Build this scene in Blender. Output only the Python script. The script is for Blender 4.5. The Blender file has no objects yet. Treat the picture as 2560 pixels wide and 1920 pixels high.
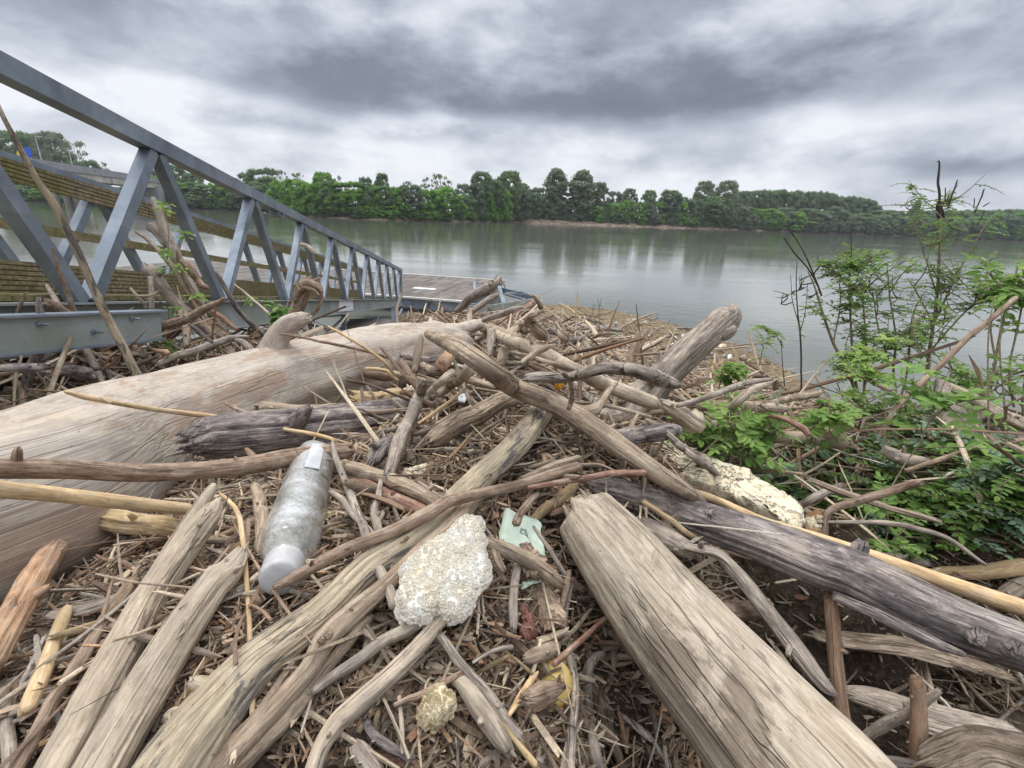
import bpy, math, random
import numpy as np
from math import radians, sin, cos, pi, atan2, sqrt
random.seed(7)
SC = bpy.context.scene
COL = SC.collection
# ------------------------------------------------------------------ camera
W, H, FPX = 2212.0, 1659.0, 1013.6
CX, CY = W/2, H/2
PITCH, ROLL = radians(19.93), radians(2.4)
Fv = np.array([0, cos(PITCH), -sin(PITCH)])
_R0 = np.array([1, 0, 0.]); _U0 = np.array([0, sin(PITCH), cos(PITCH)])
Rv = cos(ROLL)*_R0 + sin(ROLL)*_U0
Uv = -sin(ROLL)*_R0 + cos(ROLL)*_U0
CAM = np.array([0, 0, 3.8])
cd = bpy.data.cameras.new('camera'); co = bpy.data.objects.new('camera', cd); COL.objects.link(co)
cd.sensor_width = 36; cd.lens = 36*FPX/W; cd.clip_start = .02; cd.clip_end = 20000
from mathutils import Matrix, Vector
M = Matrix([[Rv[i], Uv[i], -Fv[i], CAM[i]] for i in range(3)] + [[0, 0, 0, 1]])
co.matrix_world = M
SC.camera = co
# ------------------------------------------------------------------ world
SUN_EL, SUN_AZ = radians(58), radians(-35)      # azimuth from +Y towards +X
wd = bpy.data.worlds.new('World'); SC.world = wd; wd.use_nodes = True
nt = wd.node_tree; nt.nodes.clear()
def _n(t, **k):
    n = nt.nodes.new(t)
    for a, b in k.items(): setattr(n, a, b)
    return n
def _m(op, a, b=None, c=None, clamp=False):
    n = nt.nodes.new('ShaderNodeMath'); n.operation = op; n.use_clamp = clamp
    for i, v in enumerate((a, b, c)):
        if v is None: continue
        if isinstance(v, (int, float)): n.inputs[i].default_value = v
        else: nt.links.new(v, n.inputs[i])
    return n.outputs[0]
out = _n('ShaderNodeOutputWorld'); bg = _n('ShaderNodeBackground')
tc = _n('ShaderNodeTexCoord'); sep = _n('ShaderNodeSeparateXYZ'); nt.links.new(tc.outputs['Generated'], sep.inputs[0])
X, Y, Z = sep.outputs
az = _m('MULTIPLY', _m('ARCTAN2', X, Y), 57.2958)
el = _m('MULTIPLY', _m('ARCSINE', Z), 57.2958)
elc = _m('MAXIMUM', el, -2.0)
# cloud-plane coordinates: clouds get flatter and smaller towards the horizon
zz = _m('ADD', _m('MAXIMUM', Z, 0.0), 0.24)
comb = _n('ShaderNodeCombineXYZ')
nt.links.new(_m('DIVIDE', X, zz), comb.inputs[0]); nt.links.new(_m('DIVIDE', Y, zz), comb.inputs[1])
comb2 = _n('ShaderNodeCombineXYZ'); zz2 = _m('ADD', _m('MAXIMUM', Z, 0.0), 0.62)
nt.links.new(_m('MULTIPLY', X, 1.0), comb2.inputs[0]); nt.links.new(_m('MULTIPLY', Y, 1.0), comb2.inputs[1]); nt.links.new(_m('MULTIPLY', Z, 2.1), comb2.inputs[2])
def wnoise(scale, detail, rough, off=0.0, dist=0.0):
    n = _n('ShaderNodeTexNoise'); n.inputs['Scale'].default_value = scale; n.inputs['Detail'].default_value = detail
    n.inputs['Roughness'].default_value = rough; n.inputs['Distortion'].default_value = dist
    a = _n('ShaderNodeVectorMath', operation='ADD'); a.inputs[1].default_value = (off, off*.7, off*1.3)
    nt.links.new((comb2 if detail > 4 else comb).outputs[0], a.inputs[0]); nt.links.new(a.outputs[0], n.inputs['Vector'])
    return _m('SUBTRACT', n.outputs['Fac'], .5)
n1 = wnoise(.9, 3, .5, 3.0); n2 = wnoise(1.1, 3, .5, 21.0); n3 = wnoise(4.2, 9, .55, 9.0, .15); n4 = wnoise(11., 8, .58, 5.0, .2)
azw = _m('ADD', az, _m('MULTIPLY', n1, 16.0))
elw = _m('ADD', elc, _m('MULTIPLY', n2, 4.0)); elw = _m('ADD', elw, _m('MULTIPLY', n4, 2.4))
def blob(a, e, sa, se, amp):
    d1 = _m('POWER', _m('ABSOLUTE', _m('DIVIDE', _m('SUBTRACT', azw, a), sa)), 2.0)
    d2 = _m('POWER', _m('ABSOLUTE', _m('DIVIDE', _m('SUBTRACT', elw, e), se)), 2.0)
    return _m('MULTIPLY', _m('POWER', 2.71828, _m('MULTIPLY', _m('ADD', d1, d2), -1.0)), amp)
# base brightness over elevation
br = _n('ShaderNodeValToRGB'); cr = br.color_ramp; cr.interpolation = 'EASE'
for i, (p, v) in enumerate([(0, .80), (.07, .88), (.094, .84), (.118, .46), (.15, .46), (.20, .64), (.32, .66), (.45, .85), (1, 1)]):
    e_ = cr.elements[i] if i < 2 else cr.elements.new(p)
    e_.position = p; e_.color = (v, v, v, 1)
nt.links.new(_m('DIVIDE', elw, 90.0, clamp=True), br.inputs[0])
B = br.outputs[0]
for b in [(-38, 9.5, 10, 6, .28), (-32, 15.2, 13, 1.6, -.12), (-16, 11.6, 9, 2.4, -.08), (-9, 15.2, 6, 3.4, .20), (12, 10.9, 16, 1.8, -.14), (46, 11, 8, 2.6, .12), (-28, 7.2, 6, .8, -.22), (-12, 7.5, 6, .8, -.26), (40, 5.8, 10, 1.1, -.34), (-42, 5.6, 8, 1.2, -.22), (15, 6.2, 7, .9, -.14), (28, 17, 16, 3.5, .04)]:
    B = _m('ADD', B, blob(*b))
mr = _n('ShaderNodeMapRange', interpolation_type='SMOOTHSTEP'); nt.links.new(n3, mr.inputs[0]); mr.inputs[1].default_value = -.13; mr.inputs[2].default_value = .13; mr.inputs[3].default_value = -.5; mr.inputs[4].default_value = .5
B = _m('ADD', B, _m('MULTIPLY', mr.outputs[0], .22)); B = _m('ADD', B, _m('MULTIPLY', n3, .32))
B = _m('ADD', B, _m('MULTIPLY', n4, .42))
cl = _n('ShaderNodeValToRGB'); cr = cl.color_ramp; cr.interpolation = 'LINEAR'
for i, (p, c) in enumerate([(0, (.13, .15, .19)), (.30, (.20, .23, .285)), (.55, (.38, .425, .505)), (.80, (.66, .70, .77)), (1, (.86, .88, .93))]):
    e_ = cr.elements[i] if i < 2 else cr.elements.new(p)
    e_.position = p; e_.color = (*c, 1)
nt.links.new(B, cl.inputs[0])
# overcast sky grows brighter towards the zenith
zen = _m('ADD', 1.0, _m('MULTIPLY', _m('MULTIPLY', _m('SUBTRACT', elc, 26.0), 1/35, clamp=True), 2.4))
sc_ = _n('ShaderNodeVectorMath', operation='SCALE'); nt.links.new(cl.outputs[0], sc_.inputs[0]); nt.links.new(zen, sc_.inputs['Scale'])
sky = _n('ShaderNodeTexSky', sky_type='NISHITA', sun_disc=False, sun_elevation=SUN_EL, sun_rotation=SUN_AZ)
sk = _n('ShaderNodeVectorMath', operation='SCALE'); nt.links.new(sky.outputs[0], sk.inputs[0]); sk.inputs['Scale'].default_value = .06
mx = _n('ShaderNodeMix', data_type='RGBA'); mx.inputs['Factor'].default_value = .93
nt.links.new(sk.outputs[0], mx.inputs['A']); nt.links.new(sc_.outputs[0], mx.inputs['B'])
nt.links.new(mx.outputs['Result'], bg.inputs[0]); bg.inputs[1].default_value = 1.0
nt.links.new(bg.outputs[0], out.inputs[0])
sl = bpy.data.lights.new('sun', 'SUN'); sl.energy = 1.5; sl.angle = radians(12); sl.color = (1, .93, .82)
so = bpy.data.objects.new('sun', sl); COL.objects.link(so)
so.rotation_euler = Vector((-sin(SUN_AZ)*cos(SUN_EL), -cos(SUN_AZ)*cos(SUN_EL), -sin(SUN_EL))).to_track_quat('-Z', 'Y').to_euler()
SC.view_settings.view_transform = 'Standard'; SC.view_settings.look = 'None'
SC.view_settings.exposure = 0.14; SC.view_settings.gamma = 1
SC.view_settings.use_curve_mapping = False

# ------------------------------------------------------------------ helpers
def un(u, v, d): return CAM + d*(Fv + (u-CX)/FPX*Rv - (v-CY)/FPX*Uv)
def ray(u, v): return Fv + (u-CX)/FPX*Rv - (v-CY)/FPX*Uv
def plane(u, v, z=0.):
    D = ray(u, v); return CAM + (z-CAM[2])/D[2]*D
TILES = {'V': None, 'T1': (0, 100), 'T2': (0, 480), 'T3': (640, 380), 'T4': (1280, 380), 'T5': (1920, 380), 'T6': (640, 700),
         'T7': (1280, 720), 'T8': (1920, 820), 'T9': (0, 960), 'T10': (0, 1440), 'T11': (640, 1050), 'T12': (640, 1440),
         'T13': (1180, 1100), 'T14': (1280, 1440), 'T15': (1920, 1200), 'T16': (1920, 1440)}
def tp(tile, x, y, w=0):
    if tile == 'V': return x, y, w
    if tile == 'A': return 829.5+x*.1875, 553+y*.1875, w*.1875      # 480 px wide crop at (960,640)
    if tile == 'B': return 328.4+x*.1641, 518.4+y*.1641, w*.1641     # 420 px wide crop at (380,600)
    a, b = TILES[tile]; return a*.86408+x*.25, b*.86408+y*.25, w*.25
def smooth(t): return t*t*t*(t*(t*6-15)+10)
def vnoise(p, seed=0):
    p = np.asarray(p, float); i = np.floor(p).astype(np.int64); f = smooth(p-i)
    def h(a, b, c):
        n = (a*374761393 + b*668265263 + c*2147483647 + seed*1274126177) & 0xffffffff
        n = ((n ^ (n >> 13))*1274126177) & 0xffffffff
        n = ((n ^ (n >> 16))*2246822519) & 0xffffffff
        return ((n ^ (n >> 15)) & 0xffff)/32767.5 - 1
    r = 0
    for dx in (0, 1):
        wx = f[..., 0] if dx else 1-f[..., 0]
        for dy in (0, 1):
            wy = f[..., 1] if dy else 1-f[..., 1]
            for dz in (0, 1):
                wz = f[..., 2] if dz else 1-f[..., 2]
                r = r + wx*wy*wz*h(i[..., 0]+dx, i[..., 1]+dy, i[..., 2]+dz)
    return r
def fbm(p, o=3, seed=0):
    p = np.asarray(p, float); r = 0; a = 1.; s = 0
    for k in range(o):
        r = r + a*vnoise(p*(2.03**k)+k*7.3, seed+k*13); s += a; a *= .5
    return r/s
class Geo:
    """collects vertices, faces and per-vertex attributes"""
    def __init__(s): s.v = []; s.f = {}; s.gc = []; s.col = []; s.n = 0
    def add(s, v, faces, gc=None, col=None):
        v = np.asarray(v, float)
        s.v.append(v); s.gc.append(np.asarray(gc, float) if gc is not None else v.copy())
        if col is None: col = np.ones((len(v), 3))*.5
        col = np.asarray(col, float)
        if col.ndim == 1: col = np.tile(col, (len(v), 1))
        s.col.append(col)
        for f in faces:
            f = np.asarray(f)
            if len(f) == 0: continue
            s.f.setdefault(f.shape[1], []).append(f+s.n)
        s.n += len(v); return s
    def build(s, name, mat, parent=None, smooth_=True, origin=None):
        me = bpy.data.meshes.new(name); V = np.concatenate(s.v)
        if origin is None and parent is None: origin = np.array([V[:, 0].mean(), V[:, 1].mean(), V[:, 2].min()])
        if parent is not None: origin = np.array(parent['org']) if 'org' in parent.keys() else np.zeros(3)
        V = V-origin
        loops = []; tot = []
        for k, fl in s.f.items():
            f = np.concatenate(fl); loops.append(f.ravel()); tot.append(np.full(len(f), k))
        loops = np.concatenate(loops); tot = np.concatenate(tot); st = np.concatenate([[0], np.cumsum(tot)[:-1]])
        me.vertices.add(len(V)); me.vertices.foreach_set('co', V.astype(np.float32).ravel())
        me.loops.add(len(loops)); me.loops.foreach_set('vertex_index', loops.astype(np.int32))
        me.polygons.add(len(tot)); me.polygons.foreach_set('loop_start', st.astype(np.int32)); me.polygons.foreach_set('loop_total', tot.astype(np.int32))
        me.polygons.foreach_set('use_smooth', np.full(len(tot), smooth_))
        a = me.attributes.new('gc', 'FLOAT_VECTOR', 'POINT'); a.data.foreach_set('vector', np.concatenate(s.gc).astype(np.float32).ravel())
        c = np.concatenate(s.col); a = me.attributes.new('col', 'FLOAT_COLOR', 'POINT')
        a.data.foreach_set('color', np.hstack([c, np.ones((len(c), 1))]).astype(np.float32).ravel())
        me.update(calc_edges=True); me.validate()
        me.materials.append(mat)
        o = bpy.data.objects.new(name, me); COL.objects.link(o)
        if parent is not None: o.parent = parent
        else: o.location = origin
        return o
def tag(o, label=None, cat=None, group=None, kind=None):
    if label: o['label'] = label
    if cat: o['category'] = cat
    if group: o['group'] = group
    if kind: o['kind'] = kind
    return o
def empty(name, loc, label, cat, group=None):
    o = bpy.data.objects.new(name, None); COL.objects.link(o); o.location = loc; o.empty_display_size = .1
    o['org'] = [float(x) for x in loc]
    return tag(o, label, cat, group)
def norm(a): a = np.asarray(a, float); return a/(np.linalg.norm(a, axis=-1, keepdims=True)+1e-12)
def catmull(P, n):
    P = np.asarray(P, float); m = len(P)
    if m == 2: t = np.linspace(0, 1, n)[:, None]; return P[0]*(1-t)+P[1]*t
    Q = np.vstack([2*P[0]-P[1], P, 2*P[-1]-P[-2]])
    d = np.r_[0, np.cumsum(np.linalg.norm(np.diff(P[:, :3], axis=0), axis=1)+1e-6)]
    s = np.linspace(0, d[-1], n); i = np.clip(np.searchsorted(d, s, 'right')-1, 0, m-2)
    t = ((s-d[i])/(d[i+1]-d[i]))[:, None]
    p0, p1, p2, p3 = Q[i], Q[i+1], Q[i+2], Q[i+3]
    return .5*((2*p1)+(-p0+p2)*t+(2*p0-5*p1+4*p2-p3)*t*t+(-p0+3*p1-3*p2+p3)*t**3)
def tube(g, P, R, seed=0, nseg=12, rough=.1, wob=.12, jag=.5, bands=None, flat=1., maxr=160, step=.6, col=None, ridge=.04, round_=.18, flatdir=None, grooves=()):
    """tapering, knotty tube along P with radii R; gc follows the grain"""
    P = np.asarray(P, float); R = np.asarray(R, float)
    if len(R) != len(P): R = np.interp(np.linspace(0, 1, len(P)), np.linspace(0, 1, len(R)), R)
    PR = np.hstack([P, R[:, None]])
    L = np.linalg.norm(np.diff(P, axis=0), axis=1).sum(); rm = max(R.mean(), 1e-4)
    n = int(np.clip(L/(rm*step), 5, maxr))
    C = catmull(PR, n); c = C[:, :3].copy(); r = np.maximum(C[:, 3], rm*.05)
    s = np.r_[0, np.cumsum(np.linalg.norm(np.diff(c, axis=0), axis=1))]
    z0 = np.zeros(n)
    wv = np.stack([fbm(np.stack([s/(rm*9), z0+k*5.1, z0+seed*1.7], 1), 3, seed+k) for k in range(3)], 1)
    c += wv*(r*wob*2)[:, None]
    T = norm(np.gradient(c, axis=0))
    N = np.zeros_like(T); a = np.array([0, 0, 1.]) if abs(T[0, 2]) < .9 else np.array([1., 0, 0])
    if flatdir is not None: a = np.asarray(flatdir, float)
    N[0] = norm(a-T[0]*(a@T[0]))
    for k in range(1, n):
        v = N[k-1]-T[k]*(N[k-1]@T[k]); N[k] = v/np.linalg.norm(v)
    Bn = np.cross(T, N)
    th = np.linspace(0, 2*pi, nseg, endpoint=False)
    ct, st = np.cos(th), np.sin(th)
    q = np.stack([np.tile(ct*1.3, (n, 1)), np.tile(st*1.3, (n, 1)), np.repeat((s/(rm*5))[:, None], nseg, 1)], -1)
    mod = 1+rough*fbm(q+seed*3.1, 3, seed)
    q2 = np.stack([np.tile(ct*4.5, (n, 1)), np.tile(st*4.5, (n, 1)), np.repeat((s/(rm*9))[:, None], nseg, 1)], -1)
    mod = mod+ridge*fbm(q2+seed*1.3, 2, seed+5)
    if nseg >= 20: mod = mod+ridge*.7*fbm(q2*np.array([2.7, 2.7, 2.2])+seed, 3, seed+15)
    for (tw, a0_, a1_, dp_, wd_) in grooves:
        m_ = n//2; tcm = norm(CAM-c[m_]); th0 = atan2(tcm@Bn[m_], tcm@N[m_])+tw
        f_ = s/s[-1]; thc = th0+.35*fbm(np.stack([f_*3, f_*0+tw*7, f_*0+seed], 1), 2, seed); env = np.clip(np.minimum(f_-a0_, a1_-f_)*9, 0, 1)
        dth = (th[None]-thc[:, None]+pi) % (2*pi)-pi
        mod = mod-dp_*env[:, None]*np.exp(-(dth/wd_)**2)
    if bands is not None:
        for b in bands: mod = mod+.13*np.exp(-((s-b*L)/(rm*.22))**2)[:, None]
    rr = r[:, None]*mod
    if round_ > 0:
        e = np.minimum(s, s[-1]-s)/(rm*round_+1e-9); e = np.clip(e, 0, 1); rr = rr*(.78+.22*np.sqrt(1-(1-e)**2))[:, None]
    V = c[:, None, :]+rr[..., None]*(ct[None, :, None]*N[:, None, :]*flat+st[None, :, None]*Bn[:, None, :])
    if jag > 0:
        for k, sg in ((0, -1), (-1, 1)):
            j = fbm(np.stack([ct*1.6, st*1.6, th*0+k*3+seed], 1), 3, seed+9)
            V[k] += T[k]*(sg*j*jag*r[k]*1.3)[:, None]
    gc = np.stack([rr*ct, rr*st, np.repeat(s[:, None], nseg, 1)], -1)
    idx = np.arange(n*nseg).reshape(n, nseg); i2 = np.roll(idx, -1, 1)
    q4 = np.stack([idx[:-1], i2[:-1], i2[1:], idx[1:]], -1).reshape(-1, 4)
    Vs = [V.reshape(-1, 3)]; gs = [gc.reshape(-1, 3)]; tris = []; qs = [q4]; base = n*nseg
    for k, sg in ((0, -1), (n-1, 1)):
        ring = idx[k]; cen = V[k].mean(0)
        inner = cen+(V[k]-cen)*.55+T[k]*sg*r[k]*(.05+.12*fbm(np.stack([ct*2, st*2, th*0+9], 1), 2, seed+k)[:, None])
        Vs += [inner, (cen+T[k]*sg*r[k]*.02)[None]]
        gs += [gc[k]*np.array([.55, .55, 1])+np.array([0, 0, .2]), gc[k].mean(0)[None]+np.array([[0, 0, .2]])]
        ii = base+np.arange(nseg); ij = np.roll(ii, -1); rj = np.roll(ring, -1)
        qq = np.stack([ring, ii, ij, rj], -1); tt = np.stack([ii, np.full(nseg, base+nseg), ij], -1)
        if sg > 0: qq = qq[:, ::-1]; tt = tt[:, ::-1]
        qs.append(qq); tris.append(tt); base += nseg+1
    g.add(np.vstack(Vs), [np.vstack(qs), np.vstack(tris)], np.vstack(gs), col)
    return c, r, T, N, Bn
def box(g, c, ax, size, col=None, bev=0):
    """box centred at c with axes ax (3x3 rows) and full sizes"""
    c = np.asarray(c, float); ax = np.asarray(ax, float); h = np.asarray(size)/2
    s = np.array([[x, y, z] for x in (-1, 1) for y in (-1, 1) for z in (-1, 1)], float)*h
    f = np.array([[0, 1, 3, 2], [4, 6, 7, 5], [0, 4, 5, 1], [2, 3, 7, 6], [0, 2, 6, 4], [1, 5, 7, 3]])
    g.add(c+s@ax, [f], s, col)
def beam(g, a, b, w, h, up=(0, 0, 1), col=None):
    a = np.asarray(a, float); b = np.asarray(b, float); t = norm(b-a); up = np.asarray(up, float)
    s = norm(np.cross(t, up)); u = np.cross(s, t)
    box(g, (a+b)/2, [s, t, u], [w, np.linalg.norm(b-a), h], col)
def rot_rand(n, rng, tilt):
    yaw = rng.uniform(0, 2*pi, n); t = rng.normal(0, tilt, n); r = rng.uniform(-pi, pi, n)
    cx, sx, cy, sy, cr_, sr = np.cos(yaw), np.sin(yaw), np.cos(t), np.sin(t), np.cos(r), np.sin(r)
    D = np.stack([cx*cy, sx*cy, sy], -1)
    S = np.stack([-sx, cx, 0*sx], -1); U = np.cross(D, S)
    rt = rng.normal(0, .5, n)[:, None]
    S2 = S*np.cos(rt)+U*np.sin(rt); U2 = np.cross(D, S2)
    return D, S2, U2
# ------------------------------------------------------------------ materials
class NT:
    def __init__(s, name):
        s.m = bpy.data.materials.new(name); s.m.use_nodes = True; s.t = s.m.node_tree; s.b = s.t.nodes['Principled BSDF']
    def n(s, t, **k):
        n = s.t.nodes.new(t)
        for a, b in k.items(): setattr(n, a, b)
        return n
    def l(s, a, b): s.t.links.new(a, b)
    def set(s, inp, v):
        if isinstance(v, (int, float, tuple)): inp.default_value = v
        else: s.l(v, inp)
    def attr(s, a): return s.n('ShaderNodeAttribute', attribute_name=a)
    def map(s, vec, sc, rnd=True):
        m = s.n('ShaderNodeVectorMath', operation='MULTIPLY'); s.l(vec, m.inputs[0]); m.inputs[1].default_value = sc
        if not rnd: return m.outputs[0]
        oi = s.n('ShaderNodeObjectInfo'); q = s.n('ShaderNodeMath', operation='MULTIPLY'); s.l(oi.outputs['Random'], q.inputs[0]); q.inputs[1].default_value = 57.
        a = s.n('ShaderNodeVectorMath', operation='ADD'); s.l(m.outputs[0], a.inputs[0]); s.l(q.outputs[0], a.inputs[1]); return a.outputs[0]
    def noise(s, vec, scale=1., detail=4, rough=.55, dist=0.):
        n = s.n('ShaderNodeTexNoise'); s.l(vec, n.inputs['Vector']); n.inputs['Scale'].default_value = scale
        n.inputs['Detail'].default_value = detail; n.inputs['Roughness'].default_value = rough; n.inputs['Distortion'].default_value = dist
        return n.outputs['Fac']
    def ramp(s, fac, stops, interp='LINEAR'):
        r = s.n('ShaderNodeValToRGB'); c = r.color_ramp; c.interpolation = interp
        for i, (p, q) in enumerate(stops):
            e = c.elements[i] if i < 2 else c.elements.new(p)
            e.position = p; e.color = (*q, 1) if isinstance(q, tuple) else (q, q, q, 1)
        s.l(fac, r.inputs[0]); return r.outputs[0]
    def mix(s, f, a, b, mode='MIX'):
        m = s.n('ShaderNodeMix', data_type='RGBA', blend_type=mode)
        s.set(m.inputs['Factor'], f)
        for k, v in (('A', a), ('B', b)):
            if isinstance(v, tuple): m.inputs[k].default_value = (*v, 1)
            else: s.l(v, m.inputs[k])
        return m.outputs['Result']
    def math(s, op, a, b=0., clamp=False):
        m = s.n('ShaderNodeMath', operation=op, use_clamp=clamp); s.set(m.inputs[0], a); s.set(m.inputs[1], b); return m.outputs[0]
    def bump(s, h, dist, strength=1.):
        b = s.n('ShaderNodeBump'); s.l(h, b.inputs['Height']); b.inputs['Distance'].default_value = dist; b.inputs['Strength'].default_value = strength
        s.l(b.outputs[0], s.b.inputs['Normal']); return b
    def base(s, c, rough=.85, spec=.25):
        s.set(s.b.inputs['Base Color'], (*c, 1) if isinstance(c, tuple) else c); s.set(s.b.inputs['Roughness'], rough)
        s.b.inputs['Specular IOR Level'].default_value = spec; return s.m
def wood(name, light, mid, dark, k=1., stain=(.06, .05, .05), stain_amt=.35, crack=.5, bump=.004, spot=0., stain_scale=5., silt=.45, con=1.):
    w = NT(name); gc = w.attr('gc').outputs['Vector']
    a = w.noise(w.map(gc, (170*k, 170*k, 17*k)), 1, 7, .7, .35)
    b = w.noise(w.map(gc, (15*k, 15*k, 8*k)), 1, 6, .68, .6)
    c = w.noise(w.map(gc, (stain_scale*6*k, stain_scale*6*k, stain_scale*2.*k)), 1, 6, .68, .3)
    f = w.noise(w.map(gc, (260*k, 260*k, 22*k)), 1, 3, .6)
    s1 = w.math('ADD', w.math('MULTIPLY', a, .6), w.math('MULTIPLY', b, .4))
    colr = w.ramp(s1, [(.465-.105/con, dark), (.465, mid), (.465+.095/con, light), (min(.95, .465+.25/con), tuple(min(1, x*1.12) for x in light))])
    st = w.ramp(w.math('ADD', c, w.math('MULTIPLY', w.math('SUBTRACT', a, .5), .35)), [(.525, 0.), (.57, 1.)])
    fr = w.ramp(f, [(.35, .5), (.58, 1.1)])
    colr = w.mix(.7*con, colr, fr, 'MULTIPLY')
    sl_ = w.noise(w.map(gc, (24*k, 24*k, 17*k)), 1, 6, .7, .5)
    colr = w.mix(w.ramp(sl_, [(.50, 0.), (.62, silt)]), colr, (.50, .42, .32))
    colr = w.mix(w.math('MULTIPLY', st, stain_amt), colr, stain)
    pa_ = w.noise(w.map(gc, (13*k, 13*k, 9*k)), 1, 7, .72, .8)
    colr = w.mix(w.ramp(pa_, [(.53, 0.), (.60, .55)]), colr, tuple(x*.75 for x in mid))
    colr = w.mix(w.ramp(pa_, [(.36, .5), (.43, 0.)]), colr, tuple(min(1, x*1.08) for x in light))
    pt_ = w.noise(w.map(gc, (190*k, 190*k, 120*k)), 1, 3, .6)
    colr = w.mix(w.ramp(pt_, [(.29, .7), (.34, 0.)]), colr, tuple(x*.5 for x in dark))
    cn = w.noise(w.map(gc, (38*k, 38*k, 1.7*k)), 1, 3, .5)
    cr_ = w.math('ABSOLUTE', w.math('SUBTRACT', cn, .5))
    ck = w.ramp(cr_, [(0., 1.), (.02, 0.)])
    cm = w.ramp(w.noise(w.map(gc, (9*k, 9*k, 3*k)), 1, 2), [(.42, 0.), (.54, 1.)])
    ck = w.math('MULTIPLY', w.math('MULTIPLY', ck, cm), crack)
    colr = w.mix(ck, colr, tuple(x*.35 for x in dark))
    h = w.math('SUBTRACT', w.math('ADD', w.math('MULTIPLY', a, .8), w.math('MULTIPLY', f, .35)), w.math('MULTIPLY', ck, 1.2))
    h = w.math('ADD', h, w.math('MULTIPLY', b, .7))
    w.bump(h, bump)
    return w.base(colr, .88, .15)
MT = {
 'trunk': wood('pale lilac trunk wood', (.545, .48, .41), (.44, .38, .32), (.33, .26, .20), .6, (.30, .19, .125), .6, .3, .006, stain_scale=2.2, silt=.8, con=0.5),
 'pale': wood('bleached wood', (.60, .50, .38), (.44, .355, .26), (.22, .165, .115), 1, (.25, .22, .2), .35, .45, con=0.6),
 'white': wood('bleached trunk wood', (.62, .53, .42), (.47, .385, .285), (.26, .19, .13), .7, (.19, .145, .11), .7, .5, .006, stain_scale=1.6, silt=.55, con=0.62),
 'grey': wood('weathered grey wood', (.46, .39, .32), (.31, .255, .205), (.13, .10, .08), 1, (.10, .085, .09), .4, .5),
 'dark': wood('dark wet bark', (.43, .37, .33), (.20, .165, .155), (.05, .04, .04), .8, (.04, .035, .045), .6, .6, .008),
 'brown': wood('brown bark', (.40, .30, .22), (.26, .18, .125), (.11, .07, .05), 1, (.14, .08, .06), .4, .4),
 'bark': wood('flaky tan bark', (.52, .42, .31), (.36, .27, .19), (.13, .09, .065), .8, (.10, .075, .06), .55, .6, .007, con=0.75),
 'red': wood('reddish bark', (.36, .22, .16), (.24, .13, .09), (.11, .055, .04), 1, (.10, .06, .06), .4, .2, .002),
 'cane': wood('dry yellow cane', (.68, .51, .31), (.58, .41, .22), (.40, .26, .13), .8, (.34, .2, .1), .35, .15, .0015),
 'ochre': wood('ochre stripped wood', (.58, .44, .26), (.46, .33, .18), (.24, .15, .08), 1, (.3, .2, .12), .35, .3, con=0.7),
 'mottled': wood('mottled silt-coated wood', (.56, .47, .33), (.44, .36, .25), (.22, .17, .12), .8, (.055, .06, .075), .75, .45, .004, stain_scale=4, con=0.6),
 'orange': wood('orange peeled wood', (.60, .40, .25), (.46, .28, .17), (.22, .12, .08), 1, (.3, .22, .18), .5, .3, con=0.7),
}
# ------------------------------------------------------------------ terrain of the driftwood pile
_cp = []
for u, v, d in [(0, 1659, .64), (600, 1659, .64), (1106, 1659, .66), (1700, 1659, 1.25), (2212, 1659, 1.35),
                (0, 1330, .98), (400, 1300, .84), (800, 1300, .82), (1106, 1300, .86), (1500, 1300, 1.08), (1850, 1380, 1.75), (2212, 1400, 1.55), (2000, 1560, 1.6), (1620, 1380, 1.45), (1360, 1540, .95),
                (650, 1110, 1.1), (1100, 1100, 1.08), (1500, 1110, 1.22), (1900, 1150, 1.4), (2212, 1150, 1.5),
                (430, 1090, 1.25), (700, 960, 1.6), (1100, 940, 1.6), (1500, 940, 1.8), (1900, 1000, 2.0), (2212, 1000, 2.2),
                (1000, 850, 2.4), (1300, 850, 2.5), (1600, 880, 2.7), (1800, 930, 2.8), (1100, 775, 4.1), (1350, 790, 4.5), (1040, 725, 8), (1250, 735, 7.5), (450, 785, 3.9), (270, 815, 3.2), (590, 752, 4.8), (100, 840, 2.7), (520, 738, 5.6), (700, 765, 6.0), (800, 752, 7.5), (880, 738, 9)]:
    _cp.append(un(u, v, d))
for u, v, z in [(900, 684, .45), (1050, 688, .4), (1160, 660, .12), (1350, 677, .12), (1460, 705, .10), (1560, 740, .08), (1640, 778, .08), (1700, 812, .04),
                (1450, 760, .28), (1560, 800, .22), (1640, 850, .3), (1720, 860, .1), (1300, 705, .3), (1200, 690, .35)]:
    _cp.append(plane(u, v, z))
for p in [(-1.75, 2.9, 1.9), (-2.9, 2.6, 1.7), (-5.5, 4.5, -.2), (-1.6, 8, .9), (-4.2, 9, .2), (-4.5, 12.5, -.5), (-7, 8, -1), (-3.2, 1, 2.2),
          (-7, 0, 1.2), (3.2, 3.2, 2.2), (4.4, 4.4, 1.5), (5.8, 6, .5), (7.5, 8, -.2), (6, 2, 2.3), (9, 4, .9), (10, 7, -.6), (2.2, .2, 3.0), (-2.4, -.2, 2.9), (0, -1.2, 3.1), (5, -1, 3),
          (-5, -3, 3), (3, -5, 3.3), (8, 10.6, -.1), (3, 25, -1.4), (10, 18, -1.4), (13, 12, -1.4), (-5, 26, -1.4), (1, 23.5, -.8), (-6, 17, -.9), (-3, 16, -.2), (14, -2, 2.5), (-12, -4, 1)]:
    _cp.append(np.array(p))
_cp = np.array(_cp)
def _U(r2): return .5*r2*np.log(r2+1e-9)
_n_ = len(_cp); _K = _U(((_cp[:, None, :2]-_cp[None, :, :2])**2).sum(-1))+np.eye(_n_)*.004
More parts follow.
